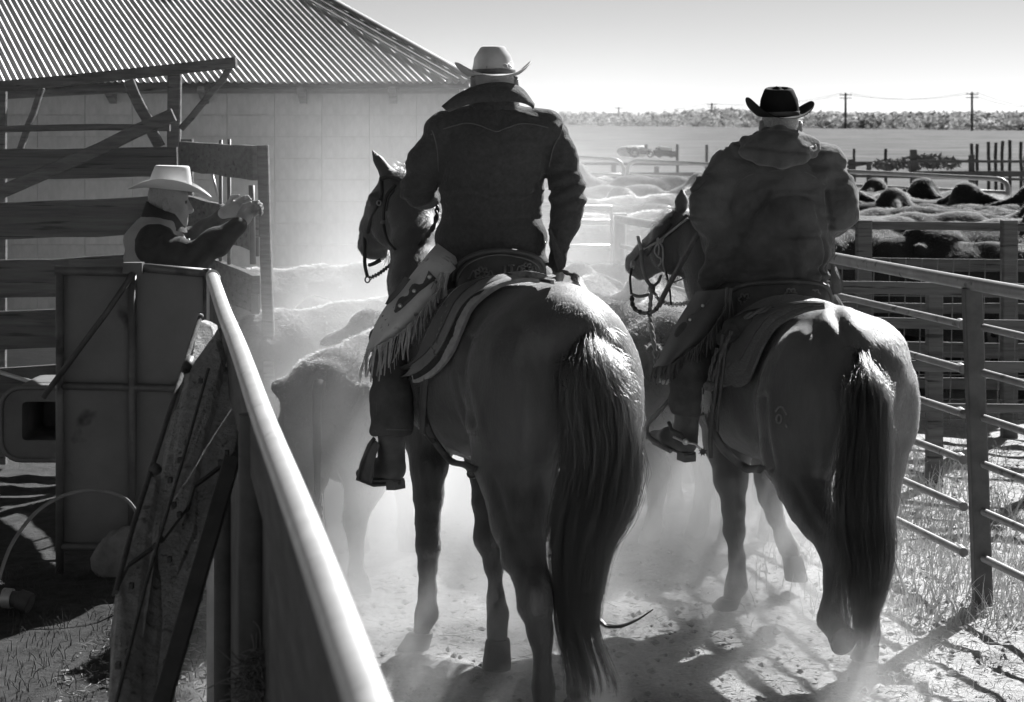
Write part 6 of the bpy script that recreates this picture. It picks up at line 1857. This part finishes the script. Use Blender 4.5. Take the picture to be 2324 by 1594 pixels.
FP = [(1281, 333, 352, 70, 'slim post in the field just beside the denim rider sleeve'), (1537, 328, 372, 62, 'field post next to the parked hay machine'), (1604, 329, 374, 62, 'field post second along from the hay machine'),
      (1860, 336, 372, 66, 'field post by the shoulder of the hooded coat'), (1939, 338, 366, 70, 'field post above the diagonal fence brace'), (2010, 338, 372, 60, 'field post standing alone left of the brush heap'),
      (2205, 326, 372, 58, 'first of the close row of bare field posts'), (2217, 327, 372, 58, 'second of the close row of bare field posts'), (2244, 322, 372, 58, 'third of the close row of bare field posts'),
      (2260, 324, 372, 58, 'fourth of the close row of bare field posts'), (2275, 320, 372, 58, 'fifth of the close row of bare field posts'), (2291, 318, 374, 58, 'sixth and tallest of the close row of bare field posts'), (2318, 322, 372, 58, 'last bare field post at the picture edge')]
for x, y0, y1, d, lab in FP:
    t_ = P(x, y0, d); gz = float(ground_z(t_[0], d))
    o = MB().beam((t_[0], t_[1], gz - .1), t_, .085, .085, up=(0, 1, 0), bevel=.015, warp=.008, n=4, seed=int(x)).build('field_post', M_FAR)
    tag(o, lab, 'post', 'bare posts standing in the field')
# brush heap by the far fence
rg = np.random.default_rng(8)
V, Fc = [], []
for i in range(1600):
    x = rg.uniform(1990, 2170); top = 372 - 16 * math.exp(-((x - 2110) / 50) ** 2)
    c = P(x, rg.uniform(top, 376), 52 + rg.normal(0, .6)); s = rg.uniform(.03, .09); b = len(V); q = rg.normal(0, s, (3, 3))
    V += [c + q[0], c + q[1], c + q[2]]; Fc.append((b, b + 1, b + 2))
o = link_mesh('brush_heap', np.array(V), Fc, mat('heap_twigs', .10, .2)); tag(o, 'low heap of dead brush and old timber behind the far fence', 'brush heap', kind='stuff')
for (a, b, w) in (((2085, 362), (2140, 345), 5), ((2120, 350), (2128, 346), 12), ((2100, 372), (2160, 358), 4)):
    pass

# parked machinery in the field: tractor with round covered implement
dm = 68
M_MACH = mat('dark_machine', .03, .06, rough=.6)
M_MWH = mat('pale_tarp', .6, .7, rough=.6)
tr = thing('farm_tractor', P(1448, 352, dm) * np.array([1, 1, 0]) + np.array([0, 0, float(ground_z(4.5, dm))]), 'dark old tractor parked in the field beside a pale round tank', 'tractor')
def wheel(cx_, cy_, r, parent, d=dm):
    c = P(cx_, cy_, d); R = mpx(r, d)
    o = MB().tube([c + np.array([math.cos(t) * R * .8, -.0, math.sin(t) * R * .8]) for t in np.linspace(0, 2*math.pi, 20, endpoint=False)], R * .25, 8, closed=True).build('wheel', M_MACH, parent, True)
    MB().ball(c - np.array([0, .1, 0]), (R * .3, .08, R * .3), 10, 6).build('hub', M_MWH, o, True)
wheel(1440, 346, 12, tr); wheel(1476, 350, 8, tr); wheel(1440, 346, 12, tr, dm + 1.4)
MB().beam(P(1425, 343, dm + .6), P(1478, 345, dm + .6), .7, mpx(12, dm), bevel=.1).build('engine_hood', M_MACH, tr)
MB().beam(P(1424, 338, dm + .6), P(1446, 338, dm + .6), 1.2, mpx(6, dm), bevel=.05).build('fender', M_MACH, tr)
MB().tube([P(1466, 343, dm + .6), P(1466, 328, dm + .6)], .06, 8).build('exhaust', M_MACH, tr)
MB().beam(P(1455, 336, dm + .5), P(1472, 346, dm + .5), .5, mpx(7, dm), bevel=.05).build('dashboard', M_MWH, tr)
tk = MB(); dk = dm + 2.5
rings = [[P(x, 344, dk) + np.array([0, math.cos(t) * mpx(ry, dk), math.sin(t) * mpx(ry, dk)]) for t in np.linspace(0, 2*math.pi, 18, endpoint=False)] for x, ry in ((1400, 2), (1403, 7), (1412, 11), (1435, 13), (1462, 13), (1468, 9))]
tk.loft(rings); o = tk.build('tank', M_MWH, None, True); tag(o, 'pale round tank lying behind the dark tractor in the field', 'tank')
mw = thing('hay_machine', P(1510, 352, dm) * np.array([1, 1, 0]) + np.array([0, 0, float(ground_z(5, dm))]), 'low dark hay machine with pale canopy next to the tractor', 'farm machine')
MB().beam(P(1484, 347, dm), P(1532, 349, dm), 1.2, mpx(13, dm), bevel=.12).build('body', M_MACH, mw)
MB().beam(P(1490, 339, dm), P(1500, 339, dm), 1.0, mpx(8, dm), bevel=.08).build('seat', M_MACH, mw)
MB().beam(P(1496, 336, dm), P(1522, 339, dm), 1.3, mpx(7, dm), bevel=.06).build('canopy', M_MWH, mw)
wheel(1496, 352, 6, mw); wheel(1524, 352, 6, mw)
# ------------------------------------------------------------------ cattle
M_COW_D = mat('black_cow_hide', 0.015, 0.035, rough=0.8, scale=4, spec=0.2, bump=0.4, bump_scale=30, sheen=0.1)
M_COW_B = mat('brown_cow_hide', 0.05, 0.09, rough=0.85, scale=3, spec=0.15, bump=0.4, bump_scale=30, sheen=0.1)
HM_COW_D = hair_mat('black_cow_hair', 0.004, 0.4, 0.6)
HM_COW_B = hair_mat('brown_cow_hair', 0.02, 0.4, 0.6)
M_HORNY = mat('cow_hoof', .05, .09)
def make_cow(head_up, m, hm, seed, turn=0.0, fuzz=1.0):
    """One animal standing at the origin, facing +Y, about 1.32 m at the back."""
    root = bpy.data.objects.new('cow', None); COL.objects.link(root); LOC[root] = np.zeros(3)
    s = Sculpt(0.02, 0.09)
    A = np.eye(3)
    s.ell((0, -.50, 1.03), (.27, .30, .27)); s.ell((-.12, -.52, .95), (.16, .24, .30)); s.ell((.12, -.52, .95), (.16, .24, .30))
    s.ell((0, 0, .93), (.34, .62, .37)); s.ell((0, .45, .95), (.26, .30, .37)); s.ell((0, .62, .88), (.17, .18, .26))
    s.cone((0, -.7, 1.22), (0, .5, 1.25), .07, .09)
    for sx in (-1, 1):
        s.path([(sx*.15, -.55, .85), (sx*.17, -.50, .62), (sx*.16, -.66, .42), (sx*.15, -.60, .12), (sx*.15, -.56, .05)], [.17, .115, .06, .045, .055], .06)
        s.path([(sx*.15, .42, .80), (sx*.16, .44, .50), (sx*.15, .43, .38), (sx*.15, .43, .12), (sx*.15, .46, .05)], [.13, .075, .058, .042, .052], .05)
        s.cone((sx*.24, -.76, 1.14), (sx*.2, -.7, 1.1), .04, .06)
    ct, st = math.cos(turn), math.sin(turn)
    def N(x, y, z): return np.array([x * ct - (y - .6) * st, .6 + x * st + (y - .6) * ct, z])
    hz = head_up
    s.path([(0, .60, 1.02), N(0, .85, 1.05 + hz * .5), N(0, 1.0, 1.10 + hz * .85)], [.22, .16, .13], .08)
    s.path([N(0, 1.0, 1.12 + hz), N(0, 1.16, 1.02 + hz), N(0, 1.38, .84 + hz)], [.13, .105, .075], .05)
    s.ell(N(0, 1.03, 1.19 + hz), (.10, .09, .09)); 
    for sx in (-1, 1):
        s.cone(N(sx*.11, .99, 1.16 + hz), N(sx*.31, .93, 1.10 + hz), .05, .03, .02)
    s.ell((0, .05, .60), (.2, .35, .1))
    V, Q = s.mesh(); V = smooth_mesh(V, Q, 2, .5)
    Nn = vnormals(V, Q)
    V = V + Nn * (.012 * vnoise(V, 6, seed) + .006 * vnoise(V, 14, seed + 1))[:, None]
    fast_mesh('body', V, Q, m, root)
    def flow(p):
        f = np.tile([0, -.8, -.6], (len(p), 1)); return f + .5 * np.stack([vnoise(p, 5, 3), vnoise(p, 5, 4), vnoise(p, 5, 5)], 1)
    coat('coat', V, Q, 42000, lambda p: fuzz * (.015 + .012 * (p[:, 2] > 1.15)), flow, hm, root, seed, lift=.4, rad=.0009, k=4, jitter=.6)
    t = [(0, -.80, 1.18), (.01, -.88, 1.05), (.02, -.90, .8), (.02, -.90, .55)]
    MB().tube(list(spline(t, 12)), [.035] * 3 + [.025] * 5 + [.018] * 4, 8).build('tail', m, root, True)
    tuft(root, 'tail_switch', [(.02, -.90, .60), (.02, -.90, .48)], 200, .012, (0, -.05, -1), .2, hm, seed + 4, rad=.0015, jit=.12)
    for sx in (-1, 1):
        for y in (-.55, .47):
            MB().tube([(sx*.15, y - .005, .07), (sx*.15, y + .02, 0.0)], [.055, .064], 10).build('hoof', M_HORNY, root, True, 40)
    return root
COWS = [make_cow(-.12, M_COW_B, HM_COW_B, 71, .3), make_cow(.20, M_COW_D, HM_COW_D, 75, -.5, .75), make_cow(.12, M_COW_B, HM_COW_B, 79, .6), make_cow(.02, M_COW_D, HM_COW_D, 83, .2, .75)]
used = [False] * 4
def place_cow(k, x, d, ytop, yaw, label, group, width=1.0, zoff=0.0):
    ztop = CAMH - (ytop - HZ) / FPX * d
    sc = ztop / 1.33
    if used[k]: o = copy_tree(COWS[k])
    else: o = COWS[k]; used[k] = True
    o.location = ((x - CX) / FPX * d, d, zoff)
    o.rotation_euler = (0, 0, math.radians(yaw))
    o.scale = (sc * width, sc * width, sc)
    tag(o, label, 'cow', group)
    return o
CL = ['dusty cow broadside just beside the denim sleeve, front of the herd', 'dusty cow in the middle of the herd left of the chestnut ears', 'dusty cow broadside close above the chestnut ears', 'dusty cow back touching the hooded coat sleeve',
      'darker cow behind the first rows, below the gap between the bow gates', 'pale cow near the back of the herd under the bow gate', 'dark broadside cow highest in the herd between the riders', 'farthest cow at the denim elbow', 'farthest cow at the hooded coat shoulder', 'lowest and nearest cow of the herd, left of the chestnut ears']
RL = ['dark cow broadside against the hooded coat elbow', 'dark cow broadside in the second row below the long bow gate', '', 'dark cow cut by the picture edge in the front row', 'dark cow with its back to us beside the hooded coat sleeve', '',
      'dark cow turned away in the middle of the right herd', '', 'dark cow at the picture edge in the second row', 'farthest dark cow nearest the hooded coat', 'farthest dark cow in the middle of the right herd', 'farthest dark cow below the bow gate bend', '']
GN, GC, GR = 'cattle ahead of the riders in the dust', 'herd packed behind the bow gates', 'dark cattle behind the board fence'
place_cow(0, 765, 10.9, 690, -48, 'shaggy cow half lost in dust beside the gate post', GN)
place_cow(2, 820, 9.25, 768, -12, 'young cow rump lit by sun in the dust beyond the fringed chaps', GN)
place_cow(0, 790, 11.8, 690, 40, 'woolly cow back just above the rump lit by sun', GN)
place_cow(2, 720, 13.2, 604, -70, 'pale dust covered cow against the barn wall, farthest by the gate', GN)
place_cow(0, 850, 14.2, 620, -20, 'faint cow back behind the bay horse chin', GN)
place_cow(2, 1318, 11.9, 640, -15, 'cow with a fluffy head between the two riders, by the tassel rope', GN)
place_cow(0, 1425, 10.3, 690, 25, 'cow walking ahead between the bay tail and the chestnut nose', GN)
place_cow(2, 1500, 11.2, 672, -10, 'cow under the chestnut nose, legs showing by the stirrup', GN)
place_cow(0, 1660, 10.3, 800, 5, 'young animal hidden past the chestnut chest, legs showing below its belly', GN)
place_cow(2, 1380, 13.4, 600, 70, 'cow standing broadside in the dust in front of the steel gate end', GN)
for i, (k, x, d, yt, yaw) in enumerate([(0, 1345, 17.5, 460, 80), (2, 1420, 19.0, 448, -60), (0, 1500, 17.8, 470, 100), (2, 1575, 19.5, 446, 30), (1, 1372, 21.5, 424, -80), (2, 1450, 23.0, 412, 60), (1, 1530, 22.0, 402, 95), (0, 1335, 24.0, 408, -30), (2, 1590, 24.0, 408, -100), (0, 1470, 16.4, 482, -70)]):
    place_cow(k, x, d, yt, yaw, CL[i], GC)
for i, (k, x, d, yt, yaw, lab) in enumerate([
        (3, 1990, 16.2, 476, -75, None), (1, 2105, 16.8, 466, 75, None), (3, 2262, 15.2, 500, -75, 'big dark cow with a sunlit back nearest the board fence at picture edge'), (3, 2330, 15.6, 492, 80, None),
        (1, 1965, 18.2, 448, -30, None), (1, 2045, 18.8, 440, 150, 'dark cow head raised towards the camera under the long bow gate'), (1, 2160, 18.0, 452, -140, None), (1, 2255, 18.4, 446, 165, 'dark cow facing the camera beside the bow gate bend'), (3, 2340, 18.8, 450, 40, None),
        (1, 2010, 20.6, 436, 120, None), (3, 2100, 20.4, 440, -60, None), (1, 2205, 20.5, 440, 80, None), (1, 2065, 15.5, 486, -80, 'dark cow in the front row of the right herd, second from the hooded coat'), (3, 2190, 16.0, 478, 70, 'dark cow broadside in the middle of the right herd front row'), (3, 1950, 15.2, 500, -60, 'dark cow mostly hidden behind the hooded coat elbow'), (1, 2300, 16.9, 468, 100, 'dark cow just behind the big dark cow at picture edge'), (3, 2150, 14.9, 545, 78, 'low dark calf pressed along the second board of the fence')]):
    place_cow(k, x, d, yt, yaw, lab or RL[i], GR)
# ------------------------------------------------------------------ loose stuff on the ground
def gz_near(X, Y):
    return np.zeros_like(np.asarray(X, float)) - 0.004
def litter():
    rng = np.random.default_rng(77)
    # straw and dry dung fibres trampled into the dirt
    n = 16000
    X = rng.uniform(-1.7, 3.6, n); Y = 6.3 + 6.5 * rng.random(n) ** 1.3
    L = rng.uniform(.012, .06, n); a = rng.uniform(0, 6.28, n); lift = rng.uniform(-.1, .45, n)
    p0 = np.stack([X, Y, gz_near(X, Y) + rng.uniform(-.004, .012, n)], 1)
    d = np.stack([np.cos(a), np.sin(a), lift], 1)
    S = np.stack([p0, p0 + d * L[:, None] * .5 + rng.normal(0, .003, (n, 3)), p0 + d * L[:, None] + np.stack([0*X, 0*X, -lift * L * .5], 1)], 1)
    o = hair_object('straw_litter', S, np.tile([.0013, .0012, .0007], (n, 1)) * rng.uniform(.6, 1.5, (n, 1)), mat('dry_straw', .30, .5, rough=.8), None)
    tag(o, 'trampled straw strewn over the dirt of the pen', 'straw', kind='stuff')
    # clods of dirt and dung
    V, Fc = [], []
    ico = np.array([[0, 0, 1], [.9, 0, .3], [.28, .85, .3], [-.72, .53, .3], [-.72, -.53, .3], [.28, -.85, .3], [0, 0, -.5]])
    tri = [(0, 1, 2), (0, 2, 3), (0, 3, 4), (0, 4, 5), (0, 5, 1), (6, 2, 1), (6, 3, 2), (6, 4, 3), (6, 5, 4), (6, 1, 5)]
    for i in range(5200):
        r = .004 + .020 * rng.random() ** 3.2
        c = np.array([rng.uniform(-1.7, 3.6), 6.3 + 6 * rng.random() ** 1.4, r * .15 - .004])
        b = len(V)
        V += list(c + ico * r * rng.uniform(.55, 1.3, (7, 3)) * np.array([1.1, 1.1, .75])); Fc += [tuple(b + k for k in t) for t in tri]
    o = link_mesh('dirt_clods', np.array(V), Fc, mat('dry_clods', .16, .34, rough=1, scale=20)); tag(o, 'scattered clods of dry dirt and dung on the pen floor', 'dirt', kind='stuff')
    # grass: pale weeds along the pipe pen, barn side grass coloured dark to stand in for shade
    def blades(name, n, fx_, fy_, hmin, hmax, m, lab, r, seed):
        rg = np.random.default_rng(seed)
        X, Y = fx_(rg, n), fy_(rg, n)
        h = rg.uniform(hmin, hmax, n); a = rg.uniform(0, 6.28, n); b = rg.uniform(.15, .8, n)
        p0 = np.stack([X, Y, gz_near(X, Y) - .005], 1)
        T = np.array([0, .35, .7, 1.0])
        S = p0[:, None] + np.stack([np.cos(a)[:, None] * (b * h)[:, None] * T ** 1.8, np.sin(a)[:, None] * (b * h)[:, None] * T ** 1.8, h[:, None] * (T - .25 * b[:, None] * T ** 2)], 2)
        o = hair_object(name, S, np.tile(r * np.array([1, .9, .6, .15]), (n, 1)), m, None)
        tag(o, lab, 'grass', kind='stuff')
    M_WEED = mat('pale_dry_weed', .42, .6, rough=.8)
    M_GRASS = mat('shade_dark_grass', .05, .10, rough=.8)
    blades('weed_grass', 3000, lambda g, n: fline(11.5) + .75 + g.normal(0, .45, n), lambda g, n: g.uniform(8.2, 12.6, n), .03, .20, M_WEED, 'pale dry weeds growing along the foot of the pipe pen fence', .0022, 5)
    blades('short_grass', 2200, lambda g, n: g.uniform(1.4, 3.4, n), lambda g, n: g.uniform(7.0, 10.5, n), .012, .05, M_WEED, 'short cropped dry grass on the sunlit ground by the pipe post', .0016, 6)
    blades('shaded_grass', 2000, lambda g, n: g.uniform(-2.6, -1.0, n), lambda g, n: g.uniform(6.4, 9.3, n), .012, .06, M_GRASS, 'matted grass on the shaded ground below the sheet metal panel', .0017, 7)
litter()
# ------------------------------------------------------------------ dust kicked up by the herd: patchy air, lit by the sun
def make_dust():
    lo, hi = np.array([-3.4, 6.3, -0.25]), np.array([3.6, 17.4, 2.9])
    m = bpy.data.materials.new('dust_air')
    m.use_nodes = True
    nt = m.node_tree
    nt.nodes.clear()
    N, L = nt.nodes, nt.links
    out = N.new('ShaderNodeOutputMaterial')
    vol = N.new('ShaderNodeVolumePrincipled')
    vol.inputs['Color'].default_value = grey(0.94)
    vol.inputs['Anisotropy'].default_value = 0.35
    L.new(vol.outputs[0], out.inputs['Volume'])
    geo = N.new('ShaderNodeNewGeometry')
    sep = N.new('ShaderNodeSeparateXYZ')
    L.new(geo.outputs['Position'], sep.inputs[0])
    def mth(op, a, b=None, c=None):
        n = N.new('ShaderNodeMath'); n.operation = op
        for i, v in enumerate((a, b, c)):
            if v is None: continue
            if isinstance(v, (int, float)): n.inputs[i].default_value = v
            else: L.new(v, n.inputs[i])
        return n.outputs[0]
    def smooth(v, a, b):
        n = N.new('ShaderNodeMapRange'); n.interpolation_type = 'SMOOTHSTEP'
        n.inputs['From Min'].default_value = a; n.inputs['From Max'].default_value = b
        L.new(v, n.inputs['Value']); return n.outputs[0]
    X, Y, Z = sep.outputs[0], sep.outputs[1], sep.outputs[2]
    nz = N.new('ShaderNodeTexNoise'); nz.inputs['Scale'].default_value = 1.15; nz.inputs['Detail'].default_value = 1.5; nz.inputs['Distortion'].default_value = 0.6
    L.new(geo.outputs['Position'], nz.inputs['Vector'])
    nz2 = N.new('ShaderNodeTexNoise'); nz2.inputs['Scale'].default_value = 3.2; nz2.inputs['Detail'].default_value = 1.5; nz2.inputs['Distortion'].default_value = 0.8
    L.new(geo.outputs['Position'], nz2.inputs['Vector'])
    puff2 = smooth(nz2.outputs[0], 0.42, 0.68)
    puff = smooth(nz.outputs[0], 0.40, 0.66)
    # how thick: thickest where the cattle walk, between the barn side gate and the riders
    xm = mth('MULTIPLY', smooth(X, -1.75, -0.95), smooth(X, 1.5, 0.2))
    ym = mth('MULTIPLY', smooth(Y, 8.7, 10.2), smooth(Y, 17.2, 14.5))
    low = mth('POWER', smooth(Z, 1.1, -0.1), 1.5)
    high = smooth(Z, 2.8, 0.6)
    body = mth('MULTIPLY', mth('MULTIPLY', xm, ym), mth('ADD', mth('MULTIPLY', high, 0.06), mth('MULTIPLY', mth('MULTIPLY', puff, high), 0.14)))
    xf = mth('MULTIPLY', smooth(X, -1.4, -0.5), smooth(X, 1.8, 1.1))
    yf = mth('MULTIPLY', smooth(Y, 7.5, 8.7), smooth(Y, 13.0, 10.0))
    feet = mth('MULTIPLY', mth('MULTIPLY', mth('MULTIPLY', xf, yf), low), mth('ADD', 0.26, mth('MULTIPLY', puff, 2.0)))
    west = mth('MULTIPLY', mth('MULTIPLY', smooth(X, -1.40, -0.85), smooth(X, -0.2, -0.7)), mth('MULTIPLY', mth('MULTIPLY', smooth(Y, 7.8, 8.6), smooth(Y, 15, 12)), smooth(Z, 1.6, 0.25)))
    feet = mth('ADD', feet, mth('MULTIPLY', west, mth('ADD', 0.32, mth('MULTIPLY', puff, 0.7))))
    wisp = mth('MULTIPLY', mth('MULTIPLY', xf, mth('MULTIPLY', smooth(Y, 6.4, 6.9), smooth(Y, 9.0, 8.0))), mth('MULTIPLY', mth('POWER', smooth(Z, 0.5, 0.0), 1.5), puff2))
    feet = mth('ADD', feet, mth('MULTIPLY', wisp, 2.2))
    edge = mth('MULTIPLY', smooth(Y, 8.6, 10.5), smooth(Y, 17.4, 16.0))
    den = mth('ADD', mth('ADD', body, feet), mth('MULTIPLY', mth('MULTIPLY', edge, smooth(X, 1.7, 0.3)), mth('MULTIPLY', smooth(Z, 2.9, 1.2), 0.007)))
    L.new(den, vol.inputs['Density'])
    m.cycles.volume_step_rate = 1.0
    o = MB().hexa([(lo[0], lo[1], lo[2]), (hi[0], lo[1], lo[2]), (hi[0], hi[1], lo[2]), (lo[0], hi[1], lo[2]), (lo[0], lo[1], hi[2]), (hi[0], lo[1], hi[2]), (hi[0], hi[1], hi[2]), (lo[0], hi[1], hi[2])]).build('dust_haze', m)
    tag(o, 'cloud of pale dust hanging round the cattle and the horses legs', 'dust', kind='stuff')
make_dust()
